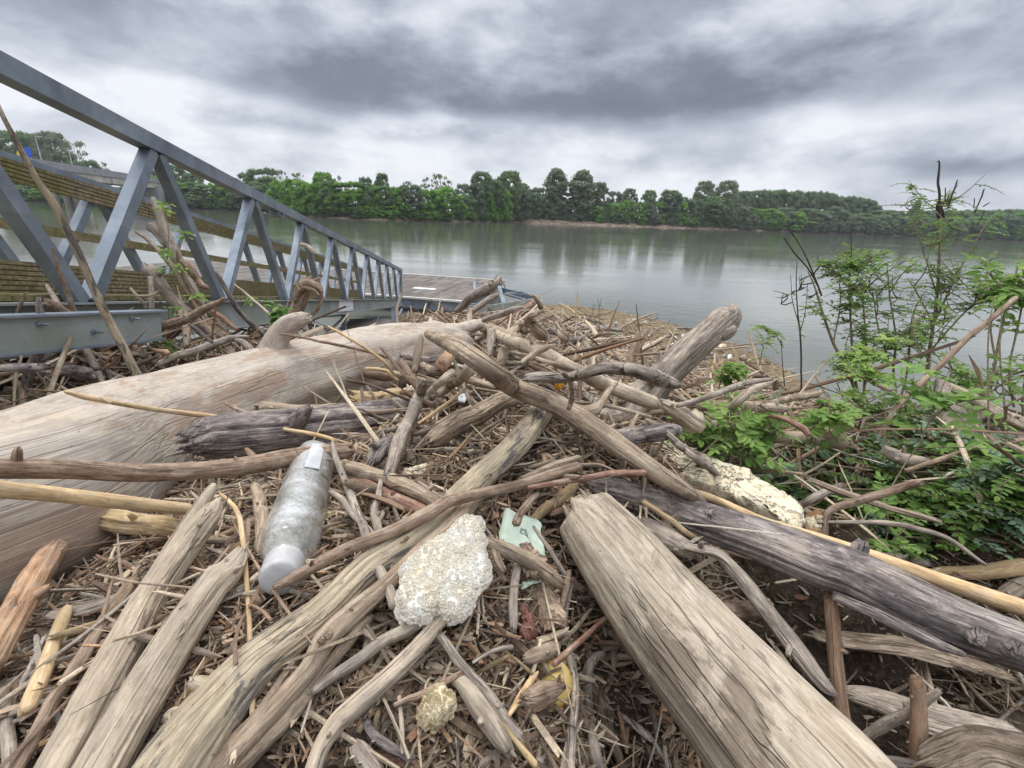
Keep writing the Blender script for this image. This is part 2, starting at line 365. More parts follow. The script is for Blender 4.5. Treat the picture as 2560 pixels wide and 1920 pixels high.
_P = np.hstack([np.ones((_n_, 1)), _cp[:, :2]]); _A = np.zeros((_n_+3, _n_+3)); _A[:_n_, :_n_] = _K; _A[:_n_, _n_:] = _P; _A[_n_:, :_n_] = _P.T
_w = np.linalg.solve(_A, np.r_[_cp[:, 2], 0, 0, 0])
PITS = []
def tz(x, y, detail=True):
    x = np.asarray(x, float); y = np.asarray(y, float); sh = x.shape; x = x.ravel(); y = y.ravel()
    xc = np.clip(x, -9, 14); yc = np.clip(y, -4, 27); z = np.empty(len(x))
    for i in range(0, len(x), 50000):
        s_ = slice(i, i+50000); r2 = (xc[s_, None]-_cp[None, :, 0])**2+(yc[s_, None]-_cp[None, :, 1])**2
        z[s_] = _U(r2)@_w[:_n_]+_w[_n_]+_w[_n_+1]*xc[s_]+_w[_n_+2]*yc[s_]
    z = np.clip(z, -1.6, 3.6)
    for (px_, py_, r_, a_) in PITS: z = z-a_*np.exp(-((x-px_)**2+(y-py_)**2)/r_**2)
    if detail:
        q = np.stack([x, y, x*0], 1); amp = np.clip(z/.8+.15, .12, 1)
        z = z+(.05*fbm(q*1.6, 2, 3)+.035*fbm(q*5, 2, 5))*amp
    return z.reshape(sh)
def hit(u, v, off=0.):
    D = ray(u, v); t = np.exp(np.linspace(np.log(.35), np.log(45), 260)); p = CAM+t[:, None]*D
    h = p[:, 2]-tz(p[:, 0], p[:, 1], False)-off
    k = np.where(h < 0)[0]
    if len(k) == 0: return 20.
    k = k[0]
    if k == 0: return t[0]
    a = h[k-1]/(h[k-1]-h[k]); return t[k-1]+(t[k]-t[k-1])*a
for u_, v_, d_, r_, a_ in ((1800, 1440, 1.15, .20, .42), (1990, 1560, 1.1, .22, .38), (1700, 1330, 1.15, .10, .2), (1345, 1500, .88, .07, .22), (1400, 1580, .8, .07, .2)):
    q = un(u_, v_, d_); PITS.append((q[0], q[1], r_, a_))
na, nr = 620, 420
az_ = np.linspace(radians(-180), radians(180), na+1)[:-1]; rr_ = np.r_[0.02, np.exp(np.linspace(np.log(.12), np.log(42), nr-1))]
Xg = rr_[:, None]*np.sin(az_)[None]; Yg = rr_[:, None]*np.cos(az_)[None]; Zg = tz(Xg, Yg)
q = np.stack([Xg.ravel(), Yg.ravel(), Xg.ravel()*0], 1)
Zg = Zg+(.012*fbm(q*22, 2, 8)).reshape(Zg.shape)*(Zg > .02)
g = Geo(); idx = np.arange(na*nr).reshape(nr, na); j = np.roll(idx, -1, 1)
g.add(np.stack([Xg, Yg, Zg], -1).reshape(-1, 3), [np.stack([idx[:-1], idx[1:], j[1:], j[:-1]], -1).reshape(-1, 4)])
w = NT('silty mulch ground'); pos = w.n('ShaderNodeTexCoord').outputs['Object']
a = w.noise(pos, 55, 6, .7); b = w.noise(pos, 9, 4, .6); c = w.noise(pos, 2.2, 3, .5)
cc = w.ramp(a, [(.3, (.03, .022, .016)), (.5, (.085, .062, .043)), (.68, (.2, .155, .11))])
gz = w.n('ShaderNodeSeparateXYZ'); geo_ = w.n('ShaderNodeNewGeometry'); w.l(geo_.outputs['Position'], gz.inputs[0])
straw = w.ramp(a, [(.3, (.09, .065, .04)), (.5, (.22, .165, .10)), (.7, (.38, .31, .20))])
low = w.ramp(gz.outputs[2], [(0.55, 1.), (1.0, 0.)])
cc = w.mix(low, cc, straw); cc = w.mix(w.ramp(b, [(.5, 0.), (.65, .5)]), cc, (.22, .18, .13))
w.bump(w.math('ADD', a, b), .03); w.base(cc, .95, .1)
ground = g.build('ground', w.m, smooth_=True, origin=np.zeros(3)); tag(ground, kind='structure')
# ------------------------------------------------------------------ river
g = Geo(); S = 9000.
g.add([(-S, -60, 0), (S, -60, 0), (S, S, 0), (-S, S, 0)], [np.array([[0, 1, 2, 3]])])
w = NT('silty river water'); pos = w.n('ShaderNodeTexCoord').outputs['Object']
r1 = w.noise(w.map(pos, (.9, 1.5, 1), False), 1.6, 5, .6, .2); r2 = w.noise(w.map(pos, (.12, .3, 1), False), 1, 4, .55, .5); r3 = w.noise(w.map(pos, (.02, .07, 1), False), 1, 4, .6, .8)
msk = w.ramp(r3, [(.42, .35), (.62, 1.)])
bw = w.bump(w.math('ADD', w.math('MULTIPLY', r1, .7), w.math('MULTIPLY', r2, 1.1)), .018, 1.); w.l(w.math('MULTIPLY', msk, 1.), bw.inputs['Strength'])
w.base((.13, .135, .11), .07, .5); w.b.inputs['IOR'].default_value = 1.55
w.l(w.ramp(r3, [(.45, .012), (.6, .05)]), w.b.inputs['Roughness'])
tag(g.build('water', w.m, origin=np.zeros(3)), kind='structure')
# ------------------------------------------------------------------ far bank
BK = np.array([(-420., 265), (-256, 262), (-166, 246), (-135, 236), (-112, 218), (-84, 184), (-66, 171), (-46, 172), (-24, 198), (-3, 238), (18, 248), (42, 252), (85, 272), (133, 297), (242, 333), (369, 363), (620, 420), (1100, 520)])
def bank_at_u(u):
    t = (u-CX)/FPX*cos(ROLL)
    for i in range(len(BK)-1):
        (x0, y0), (x1, y1) = BK[i], BK[i+1]
        # where x = k*y approximately along this azimuth
        D_ = ray(u, 463+(u-CX)*.042); k = D_[0]/D_[1]
        a0 = x0-k*y0; a1 = x1-k*y1
        if a0 <= 0 <= a1 or a1 <= 0 <= a0:
            f = a0/(a0-a1+1e-9); return np.array([x0+(x1-x0)*f, y0+(y1-y0)*f])
    return BK[0] if u < CX else BK[-1]
nb = 400; bt = np.linspace(0, len(BK)-1, nb); bk = np.stack([np.interp(bt, range(len(BK)), BK[:, k]) for k in (0, 1)], 1)
nrm = norm(np.stack([-np.gradient(bk[:, 1]), np.gradient(bk[:, 0])], 1)); nrm[nrm[:, 1] < 0] *= -1
offs = [(-5, -1.0), (-1.0, -.25), (0, .02), (.8, .35), (2.2, .8), (3.2, 1.3), (6, 1.7), (14, 1.9), (40, 2.2), (120, 3), (1500, 3), (8000, 3)]
Vb = []
for i, (o_, z_) in enumerate(offs):
    p = bk+np.array([0, 1.])*max(0, o_-20)+nrm*min(o_, 20.)
    jit = fbm(np.stack([bk[:, 0]*.25, bk[:, 1]*.25, bk[:, 0]*0+i*3], 1), 3, 4)
    am = .8 if 1 < i < 7 else 0
    p = p+nrm*(jit*am*1.2)[:, None]; Vb.append(np.column_stack([p, z_+jit*.3*(am > 0)]))
Vb = np.array(Vb); idx = np.arange(Vb.shape[0]*nb).reshape(-1, nb)
g = Geo(); g.add(Vb.reshape(-1, 3), [np.stack([idx[:-1, :-1], idx[:-1, 1:], idx[1:, 1:], idx[1:, :-1]], -1).reshape(-1, 4)])
w = NT('muddy river bank'); pos = w.n('ShaderNodeTexCoord').outputs['Object']
a = w.noise(pos, .5, 6, .7); b = w.noise(pos, .08, 3, .6)
gz = w.n('ShaderNodeSeparateXYZ'); geo_ = w.n('ShaderNodeNewGeometry'); w.l(geo_.outputs['Position'], gz.inputs[0])
mud = w.ramp(a, [(.3, (.10, .07, .05)), (.5, (.27, .20, .15)), (.7, (.42, .33, .26))])
gr = w.ramp(a, [(.3, (.03, .055, .012)), (.7, (.10, .16, .045))])
w.base(w.mix(w.ramp(w.math('ADD', gz.outputs[2], w.math('MULTIPLY', b, .9)), [(1.35, 0.), (2.0, 1.)]), mud, gr), .95, .1); w.bump(a, .6)
tag(g.build('far_bank', w.m, origin=np.zeros(3)), kind='structure')
# ------------------------------------------------------------------ trees on the far bank
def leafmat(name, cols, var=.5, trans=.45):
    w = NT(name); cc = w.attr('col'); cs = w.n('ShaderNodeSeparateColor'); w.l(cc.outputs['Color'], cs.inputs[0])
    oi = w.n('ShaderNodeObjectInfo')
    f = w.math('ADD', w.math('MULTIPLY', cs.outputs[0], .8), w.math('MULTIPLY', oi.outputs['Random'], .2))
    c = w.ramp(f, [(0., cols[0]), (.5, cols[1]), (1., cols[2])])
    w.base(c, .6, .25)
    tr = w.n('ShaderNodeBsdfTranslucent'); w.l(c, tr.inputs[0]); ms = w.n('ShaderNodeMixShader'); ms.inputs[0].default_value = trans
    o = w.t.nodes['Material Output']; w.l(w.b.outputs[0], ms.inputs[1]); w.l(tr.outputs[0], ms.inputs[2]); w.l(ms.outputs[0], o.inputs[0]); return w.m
LF = {'bright': leafmat('bright willow leaves', [(.10, .20, .035), (.20, .37, .07), (.30, .48, .12)]),
      'dark': leafmat('dark poplar leaves', [(.09, .155, .066), (.175, .26, .115), (.25, .34, .17)]),
      'olive': leafmat('olive poplar leaves', [(.13, .165, .09), (.215, .26, .15), (.30, .35, .22)]),
      'silver': leafmat('silvery willow leaves', [(.10, .14, .085), (.18, .24, .15), (.28, .35, .24)])}
w = NT('tree bark'); a = w.noise(w.map(w.attr('gc').outputs['Vector'], (3, 3, 1)), 1, 4)
barkm = w.base(w.ramp(a, [(.3, (.06, .05, .04)), (.7, (.22, .19, .155))]), .9, .1)
def cards(g, C, Nn, size, rng, val, asp=.8):
    n = len(C); t = norm(np.cross(Nn, rng.normal(size=(n, 3)))); b = np.cross(Nn, t)
    s = (size*rng.uniform(.6, 1.3, n))[:, None]; k = rng.uniform(-.35, .35, (n, 1))
    v = np.stack([C-t*s, C-b*s*asp+t*s*k, C+t*s, C+b*s*asp-t*s*k], 1).reshape(-1, 3)
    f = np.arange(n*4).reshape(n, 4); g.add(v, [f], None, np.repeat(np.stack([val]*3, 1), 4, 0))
def crown_mesh(kind, seed):
    """unit-height crowns: x,y in crown widths, z 0..1"""
    rng = np.random.default_rng(seed); g = Geo(); tr = Geo()
    if kind == 'poplar': nl, lo, asp = 190, .20, .20
    elif kind == 'round': nl, lo, asp = 95, .0, .62
    elif kind == 'sparse': nl, lo, asp = 26, .35, .34
    else: nl, lo, asp = 150, .12, .42
    pts = []
    lean = rng.uniform(-.05, .05, 2)
    for i in range(nl):
        h = lo+(1-lo)*rng.uniform(0, 1)**(.85 if kind != 'round' else 1.15)
        if kind == 'round': prof = sqrt(max(0, 1-((h-.38)/.66)**2))
        elif kind == 'poplar': prof = min(1, (1-h)*3.2+.12)*min(1, (h-lo)*5+.35)
        else: prof = sqrt(max(0, 1-((h-.62)/.42)**2))
        an = rng.uniform(0, 2*pi); r = asp*prof*rng.uniform(.35, 1)**.6
        rs = rng.uniform(.05, .115)*{'sparse': .6, 'poplar': .5, 'tall': .68, 'round': 1.}[kind]
        c = np.array([r*cos(an)+lean[0]*h, r*sin(an)+lean[1]*h, min(h, 1-rs*.8)])
        pts.append(c); n = int(230*(rs/.09)**2*{'sparse': .4, 'poplar': 1.1, 'tall': 1.0, 'round': 1.}[kind])
        d = norm(rng.normal(size=(n, 3))); d[:, 2] = np.abs(d[:, 2])*.75+d[:, 2]*.25; d = norm(d)
        rad = rs*np.abs(rng.normal(.8, .32, n))
        P = c+d*rad[:, None]*np.array([1.15, 1.15, .85])
        P += rng.normal(0, .012, P.shape)
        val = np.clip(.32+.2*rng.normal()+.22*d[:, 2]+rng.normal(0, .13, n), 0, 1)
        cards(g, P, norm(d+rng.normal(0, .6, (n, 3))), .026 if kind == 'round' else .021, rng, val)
    pts = np.array(pts)
    base = np.array([0, 0, 0.]); top = np.array([lean[0], lean[1], .93])
    nt_ = 1 if kind != 'sparse' else 2
    tube(tr, [base, base*.5+top*.45, top], [.020, .013, .003], seed, 7, .1, .3, .1, step=2.5)
    for k in rng.choice(len(pts), min(len(pts), 22), replace=False):
        q = pts[k]; h0 = max(.06, q[2]-rng.uniform(.15, .35)); s0 = np.array([lean[0]*h0, lean[1]*h0, h0])
        tube(tr, [s0, (s0+q)/2+np.array([0, 0, -.02]), q], [.008, .005, .002], k, 5, .1, .3, 0, step=4)
    return g, tr
def unlinked(o): COL.objects.unlink(o); return o
CR = {}
for kind, k in (('poplar', 4), ('round', 6), ('sparse', 3), ('tall', 4)):
    for s_ in range(k):
        g, tr = crown_mesh(kind, 100+s_*17+len(kind))
        m1 = g.build('crown', LF['dark'], smooth_=False, origin=np.zeros(3)); m2 = tr.build('trunk', barkm, origin=np.zeros(3))
        CR.setdefault(kind, []).append((m1.data, m2.data)); bpy.data.objects.remove(m1); bpy.data.objects.remove(m2)
_matmesh = {}
def tree(x, y, h, wfac, kind, leaf, label, group, cat='tree', name='tree', z0=1.2, seed=0, crown=True):
    r = random.Random(seed); cm, tm = CR[kind][r.randrange(len(CR[kind]))]
    key = (cm.name, leaf)
    if key not in _matmesh:
        m = cm.copy(); m.materials.clear(); m.materials.append(LF[leaf]); _matmesh[key] = m
    e = empty(name, (x, y, z0), label, cat, group); e.rotation_euler = (0, 0, r.uniform(0, 6.28))
    e.scale = (h*wfac, h*wfac, h)
    if crown:
        c = bpy.data.objects.new('crown', _matmesh[key]); COL.objects.link(c); c.parent = e
    t = bpy.data.objects.new('trunk', tm); COL.objects.link(t); t.parent = e
    return e
def tree_px(u, vtop, wpx, kind, leaf, back, label, group, name='tree', cat='tree', h=None, seed=None, z0=1.3):
    b = bank_at_u(u); dirn = b/np.linalg.norm(b); p = b+dirn*back
    # true height from the pixel of its top
    P = np.array([p[0], p[1], 0])-CAM; d = P@Fv
    D = ray(u, vtop); sc = np.hypot(p[0], p[1])/np.hypot(D[0], D[1]); ztop = CAM[2]+D[2]*sc
    hh = ztop-z0 if h is None else h
    aspect = {'poplar': .40, 'round': 1.24, 'sparse': .68, 'tall': .84}[kind]
    wm = wpx/FPX*d; wf = wm/(hh*aspect)
    return tree(p[0], p[1], hh, wf, kind, leaf, label, group, cat, name, z0, seed if seed is not None else int(u*7+vtop))
# profile of the front row's tops along the picture
prof = np.array([(-60, 395), (40, 400), (200, 405), (330, 395), (365, 398), (420, 388), (450, 394), (520, 392), (560, 388), (600, 388), (700, 396), (740, 392), (790, 398), (880, 401), (950, 407), (1000, 420), (1030, 400), (1100, 400), (1150, 412), (1180, 430), (1280, 440), (1340, 436), (1400, 440), (1450, 432), (1500, 428), (1560, 428), (1600, 440), (1650, 452), (1720, 455), (1800, 458), (1880, 462), (1960, 466), (2100, 466), (2300, 462)])
rg = random.Random(3); u = -70; k_ = 0
HUE = {'bright': 'bright green', 'dark': 'dark green', 'olive': 'olive green', 'silver': 'silvery grey green'}
def where(u):
    for lim, s_ in ((330, 'under the road bridge'), (470, 'just right of the bridge end'), (720, 'above the sloping gangway rail'), (960, 'on the dense near point of the far shore'),
                    (1140, 'left of the two tall poplars'), (1300, 'at the foot of the two tall poplars'), (1480, 'above the long bare mud bank'), (1600, 'below the pair of flat topped poplars'),
                    (1900, 'in front of the long wooded ridge'), (9999, 'on the far right shore behind the sapling')):
        if u < lim: return s_
while u < 2290:
    top = np.interp(u, prof[:, 0], prof[:, 1])+rg.uniform(-5, 8)
    wz = rg.uniform(38, 66) if u < 1050 else rg.uniform(30, 52)
    if u < 330: lf = rg.choice(['dark', 'silver', 'dark', 'bright'])
    elif u < 1020: lf = rg.choice(['bright', 'bright', 'bright', 'silver', 'dark', 'bright'])
    elif u < 1200: lf = rg.choice(['dark', 'dark', 'silver', 'bright'])
    elif u < 1560: lf = rg.choice(['bright', 'silver', 'dark', 'bright', 'olive'])
    else: lf = rg.choice(['bright', 'dark', 'silver', 'dark', 'olive'])
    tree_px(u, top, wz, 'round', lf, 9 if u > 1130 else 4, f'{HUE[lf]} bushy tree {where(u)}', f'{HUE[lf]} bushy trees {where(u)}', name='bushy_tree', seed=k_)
    u += wz*rg.uniform(.36, .52); k_ += 1
u = -60
while u < 2260:       # low shrubs at the waterline
    if not (1120 < u < 1180):
        lf = rg.choice(['bright', 'silver', 'dark', 'bright'] if u < 1100 else ['dark', 'silver', 'olive', 'bright'])
        vb_ = np.interp(u, [0, 363, 553, 700, 828, 1106, 1300, 1600, 1900, 2212], [433, 446, 455, 466, 472, 477, 482, 492, 502, 514])
        hpx = rg.uniform(17, 34) if u < 1120 else rg.uniform(17, 30)
        tree_px(u, vb_-hpx, rg.uniform(24, 42), 'round', lf, rg.uniform(1, 3) if u < 1100 or u > 1600 else rg.uniform(6, 8), f'low {HUE[lf]} waterside shrub {where(u)}', f'low {HUE[lf]} shrubs at the water {where(u)}', name='shore_shrub', cat='shrub', seed=k_, z0=.4 if u < 1100 else .6)
    u += rg.uniform(19, 33); k_ += 1
SP = [ # u, top v, width, kind, leaf, back, label
 (8, 316, 34, 'round', 'dark', 60, 'small dark tree top behind the bridge at the left edge'), (62, 289, 62, 'tall', 'dark', 60, 'dark full tree behind the bridge beside the blue sign'),
 (104, 294, 48, 'tall', 'dark', 66, 'second dark tree behind the bridge, right of the blue sign'), (138, 290, 60, 'tall', 'olive', 60, 'tall olive tree with thin crown behind the bridge lamps'),
 (182, 304, 48, 'sparse', 'olive', 60, 'nearly bare thin tree at the right of the bridge tree group'), (160, 332, 60, 'round', 'dark', 50, 'low rounded tree over the bridge parapet'), (212, 350, 42, 'round', 'dark', 40, 'low dark bush where the bridge parapet drops'),
 (236, 352, 24, 'sparse', 'silver', 40, 'small grey tree just above the bridge parapet'), (20, 345, 60, 'round', 'dark', 50, 'dark bush hugging the bridge parapet at the left edge'),
 (335, 370, 46, 'round', 'dark', 50, 'dark tree at the end of the bridge deck'), (395, 359, 34, 'tall', 'dark', 14, 'dark pointed tree right of the bridge end'), (423, 375, 46, 'tall', 'dark', 12, 'dark tree beside the dark pointed tree'),
 (404, 390, 42, 'round', 'silver', 8, 'grey green tree between dark trees near the bridge end'), (342, 410, 42, 'round', 'silver', 2, 'round silver bush on the shore right of the bridge'), (345, 384, 30, 'round', 'bright', 20, 'bright tree seen between the gangway struts by the bridge end'),
 (565, 368, 58, 'round', 'dark', 40, 'rounded dark treetop standing above the gangway rail'), (590, 366, 44, 'round', 'dark', 45, 'taller dark treetop at the highest point left of centre'), (540, 376, 50, 'round', 'olive', 36, 'olive treetop left of the rounded dark treetops'),
 (618, 366, 22, 'sparse', 'silver', 20, 'leafless thin tree above the left shore'), (645, 376, 26, 'sparse', 'dark', 20, 'small thin crowned tree above the left shore'), (656, 374, 24, 'sparse', 'silver', 24, 'pale thin crowned tree above the left shore'),
 (705, 374, 44, 'tall', 'bright', 12, 'light green tree rising over the left shore'), (732, 380, 20, 'sparse', 'silver', 10, 'bare grey tree beside the light green tree'), (793, 386, 40, 'round', 'silver', 22, 'pale domed tree behind the front row'),
 (829, 377, 38, 'round', 'dark', 14, 'dark rounded tree rising above the near point'), (881, 390, 22, 'sparse', 'silver', 10, 'bare twiggy tree above the near point'), (919, 384, 32, 'sparse', 'dark', 10, 'feathery dark tree right of the near point'),
 (955, 374, 42, 'sparse', 'olive', 12, 'tall airy tree standing above the bright willows'), (968, 392, 30, 'sparse', 'silver', 12, 'bare low tree beside the tall airy tree'), (1000, 400, 44, 'round', 'silver', 50, 'faint distant tree between willows and dark grove'),
 (1038, 373, 48, 'tall', 'dark', 5, 'tall dark tree at the left of the dark grove'), (1066, 392, 50, 'tall', 'dark', 5, 'middle dark tree of the dark grove'), (1098, 371, 50, 'tall', 'dark', 6, 'tall dark tree at the right of the dark grove'), (1082, 384, 40, 'tall', 'dark', 10, 'dark tree between the two tall trees of the grove'),
 (1124, 396, 44, 'tall', 'dark', 10, 'grey dark tree on the right flank of the grove'), (1160, 407, 54, 'round', 'silver', 24, 'grey green tree left of the tall poplars'), (1140, 412, 40, 'round', 'silver', 40, 'hazy treetop behind the grey green tree'),
 (1200, 366, 46, 'poplar', 'olive', 9, 'left one of the two tall poplars'), (1248, 370, 50, 'poplar', 'olive', 9, 'right one of the two tall poplars'), (1291, 396, 38, 'tall', 'olive', 14, 'shorter airy tree right of the tall poplars'),
 (1322, 415, 34, 'round', 'silver', 60, 'distant grey treetops right of the tall poplars'), (1338, 418, 24, 'round', 'silver', 60, 'small distant grey treetop above the mud bank'), (1355, 408, 32, 'tall', 'silver', 30, 'rounded grey tree above the mud bank'),
 (1396, 412, 32, 'tall', 'dark', 14, 'narrow dark tree above the mud bank'), (1404, 424, 26, 'sparse', 'silver', 4, 'bare pale tree on the mud bank'), (1443, 412, 46, 'tall', 'dark', 10, 'broad dark tree left of the flat topped poplars'),
 (1478, 424, 36, 'sparse', 'silver', 10, 'grey leafless tree left of the flat topped poplars'), (1512, 392, 44, 'tall', 'olive', 14, 'left one of the pair of flat topped poplars'), (1556, 391, 50, 'tall', 'olive', 14, 'right one of the pair of flat topped poplars'),
 (1520, 424, 54, 'poplar', 'dark', 8, 'dark lower crown under the left flat topped poplar'), (1552, 426, 54, 'poplar', 'dark', 8, 'dark lower crown under the right flat topped poplar'),
 (1410, 455, 34, 'sparse', 'silver', 1, 'pale dead shrub leaning over the mud bank'), (1966, 433, 17, 'poplar', 'dark', 30, 'single dark cypress shaped tree on the right shore'), (1665, 452, 42, 'round', 'bright', 4, 'bright round bush at the foot of the wooded ridge'),
 (1715, 458, 44, 'round', 'bright', 4, 'second bright bush at the foot of the wooded ridge'), (1293, 452, 30, 'round', 'bright', 6, 'small vivid green bush below the tall poplars'), (1800, 448, 52, 'round', 'silver', 8, 'grey willow at the right end of the wooded ridge')]
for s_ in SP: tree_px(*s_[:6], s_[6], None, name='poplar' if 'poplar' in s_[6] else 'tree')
# the long even wooded ridge further back
u = 1580
while u < 1885:
    top = np.interp(u, [1580, 1620, 1720, 1800, 1860, 1890], [420, 414, 415, 421, 428, 446])+rg.uniform(-4, 5)
    tree_px(u, top, rg.uniform(34, 52), 'round', 'dark', 75, 'tree in the even dark canopy of the wooded ridge', 'trees of the wooded ridge', name='ridge_tree', seed=k_, z0=3); u += 12; k_ += 1
u = 1880
while u < 2290:
    tree_px(u, np.interp(u, [1880, 2000, 2200], [456, 457, 455])+rg.uniform(-2, 2), rg.uniform(40, 60), 'round', 'dark', 60, 'tree in the low far canopy behind the sapling', 'trees of the low far right canopy', name='ridge_tree', seed=k_, z0=3); u += 17; k_ += 1
# driftwood and fallen branches on the far mud bank
g = Geo(); rngd = np.random.default_rng(5)
for i in range(420):
    t = rngd.uniform(9.0, 15.2); p = np.array([np.interp(t, range(len(BK)), BK[:, k]) for k in (0, 1)])+np.array([0, rngd.uniform(.3, 4.5)])
    z = .35+(p[1]-np.interp(t, range(len(BK)), BK[:, 1]))*.3; L = rngd.uniform(1, 4.5); an = rngd.uniform(0, pi); d = np.array([cos(an), sin(an), rngd.normal(0, .22)])
    a0 = np.array([p[0], p[1], z]); tube(g, [a0-d*L/2, a0+rngd.normal(0, .12, 3), a0+d*L/2], [.10, .09, .03], i, 5, .1, .2, 0, step=5)
tag(g.build('bank_driftwood', MT['bark']), 'tangle of pale fallen branches along the far mud bank', 'driftwood', kind='stuff')
# ------------------------------------------------------------------ road bridge
def simple(name, c, rough=.8, sc=3., var=.25, spec=.2, bump=.01, metal=0.):
    w = NT(name); pos = w.n('ShaderNodeTexCoord').outputs['Object']; a = w.noise(pos, sc, 5, .65)
    w.base(w.ramp(a, [(.3, tuple(x*(1-var) for x in c)), (.7, tuple(min(1, x*(1+var)) for x in c))]), rough, spec)
    if bump: w.bump(a, bump)
    w.b.inputs['Metallic'].default_value = metal; return w.m
conc = simple('bridge concrete', (.42, .38, .33), .9, .25, .3); concd = simple('grey parapet concrete', (.27, .27, .28), .9, .2, .2); steel_d = simple('lamp steel', (.45, .45, .47), .5)
pA = un(0, 330, 116); pB = un(325, 383, 212)
hd = norm((pB-pA)*np.array([1, 1, 0])); sd = np.array([hd[1], -hd[0], 0.])
if sd@(-pA) < 0: sd = -sd            # side facing the river in view
ztop = (pA[2]+pB[2])/2; b0 = pA-hd*70; b1 = pB+hd*40; b0[2] = b1[2] = 0
br = empty('road_bridge', tuple(b0*[1, 1, 0]), 'long concrete road bridge with grey parapet crossing behind the gangway', 'bridge')
def bpart(name, mat, fn): g = Geo(); fn(g); return g.build(name, mat, br, smooth_=False)
beam_ = lambda g, o, zt, wd_, ht, z_: beam(g, b0-sd*o+np.array([0, 0, zt-ht/2]), b1-sd*o+np.array([0, 0, zt-ht/2]), wd_, ht)
bpart('parapet', concd, lambda g: (beam_(g, 0, ztop, .4, 2.2, 0), beam_(g, 11, ztop, .4, 2.2, 0)))
bpart('deck', conc, lambda g: beam_(g, 5.5, ztop-1.7, 10.4, .5, 0))
def gird(g):
    for o_ in (.45, 3.8, 7.2, 10.5):
        beam_(g, o_, ztop-2.25, .7, 2.2, 0)
    for k in range(14):
        c = b0+(b1-b0)*k/13-sd*.02; beam(g, c+np.array([0, 0, ztop-3.4])-sd*.2, c+np.array([0, 0, ztop-3.4])+sd*.2, .35, 2.25)
bpart('girder', conc, gird)
for d_ in (158, 222):
    D = ray(185 if d_ == 158 else 300, 420); 
    t = np.linalg.norm((un(185 if d_ == 158 else 300, 400, d_)-b0)[:2]); c = b0+hd*t-sd*5.5
    def pier(g):
        for o_ in (-4.6, -2.0, .6, 3.2):
            cc_ = c+sd*o_; tube(g, [cc_+np.array([0, 0, -1]), cc_+np.array([0, 0, ztop-5.5])], [.85, .85], 1, 16, 0, 0, 0, ridge=0, round_=0, step=4)
        beam(g, c+sd*5.4+np.array([0, 0, ztop-5.0]), c-sd*5.4+np.array([0, 0, ztop-5.0]), 2.2, 1.3)
    g = Geo(); pier(g); g.build('pier', conc, br)
g = Geo(); cab = b1-hd*32-sd*5.5; beam(g, cab+np.array([0, 0, ztop-8])-hd*4, cab+np.array([0, 0, ztop-8])+hd*22, 12, 9); g.build('abutment', concd, br, smooth_=False)
for u_, vt, lab in ((35, 305, 'thin street lamp on the bridge left of the blue sign'), (118, 300, 'thin street lamp on the bridge right of the blue sign'), (180, 322, 'shortest street lamp on the bridge, furthest along')):
    D = ray(u_, 345); kx = (u_-CX)/FPX
    ts = np.linspace(0, 1, 400); Q = b0+(b1-b0)*ts[:, None]-sd*1.; q = Q-CAM; uu = CX+FPX*(q@Rv)/(q@Fv); kq = np.argmin(np.abs(uu-u_)); p = Q[kq]
    DD = ray(u_, vt); hz = CAM[2]+DD[2]*np.hypot(*(p[:2]))/np.hypot(DD[0], DD[1])
    e = empty('street_lamp', (p[0], p[1], ztop-1.4), lab, 'street lamp', 'street lamps along the bridge')
    g = Geo(); tube(g, [[p[0], p[1], ztop-1.4], [p[0], p[1], hz]], [.16, .09], 1, 8, 0, 0, 0, ridge=0, step=8); g.build('pole', steel_d, e)
    g = Geo(); beam(g, [p[0], p[1], hz], [p[0]+sd[0]*1.6, p[1]+sd[1]*1.6, hz+.2], .3, .14); g.build('lamp_head', steel_d, e)
def on_bridge(u_):
    ts = np.linspace(0, 1, 800); Q = b0+(b1-b0)*ts[:, None]+sd*0; q = Q-CAM; uu = CX+FPX*(q@Rv)/(q@Fv); return Q[np.argmin(np.abs(uu-u_))]
p = on_bridge(94); e = empty('road_sign', (p[0], p[1], ztop), 'blue rectangular road sign standing on the bridge parapet', 'sign')
s1 = norm(Rv*[1, 1, 0]); g = Geo(); box(g, [p[0], p[1], ztop+1.35], [s1, norm(Fv*[1, 1, 0]), [0, 0, 1]], [1.7, .12, 2.4]); g.build('panel', simple('blue sign face', (.03, .10, .50), .5, 1, .05, bump=0), e, smooth_=False)
g = Geo(); [beam(g, np.array([p[0], p[1], ztop-1.5])+s1*o_, np.array([p[0], p[1], ztop+1])+s1*o_, .1, .1, (0, 1, 0)) for o_ in (-.5, .5)]; g.build('post', steel_d, e, smooth_=False)
for u_, cc_, hh, lab in ((73, (.65, .45, .05), 1.1, 'small yellow marker on the bridge beside the blue sign'), (85, (.62, .22, .22), 2.0, 'thin red and white board on the bridge left of the blue sign')):
    p = on_bridge(u_); e = empty('traffic_marker', (p[0], p[1], ztop), lab, 'sign')
    g = Geo(); box(g, [p[0], p[1], ztop+.5-(hh-1.1)*.6], [s1, norm(Fv*[1, 1, 0]), [0, 0, 1]], [.55, .1, hh]); g.build('panel', simple('marker paint', cc_, .5, 1, .1, bump=0), e, smooth_=False)
    g = Geo(); beam(g, [p[0], p[1], ztop-1.5], [p[0], p[1], ztop+.3], .1, .1, (0, 1, 0)); g.build('post', steel_d, e, smooth_=False)
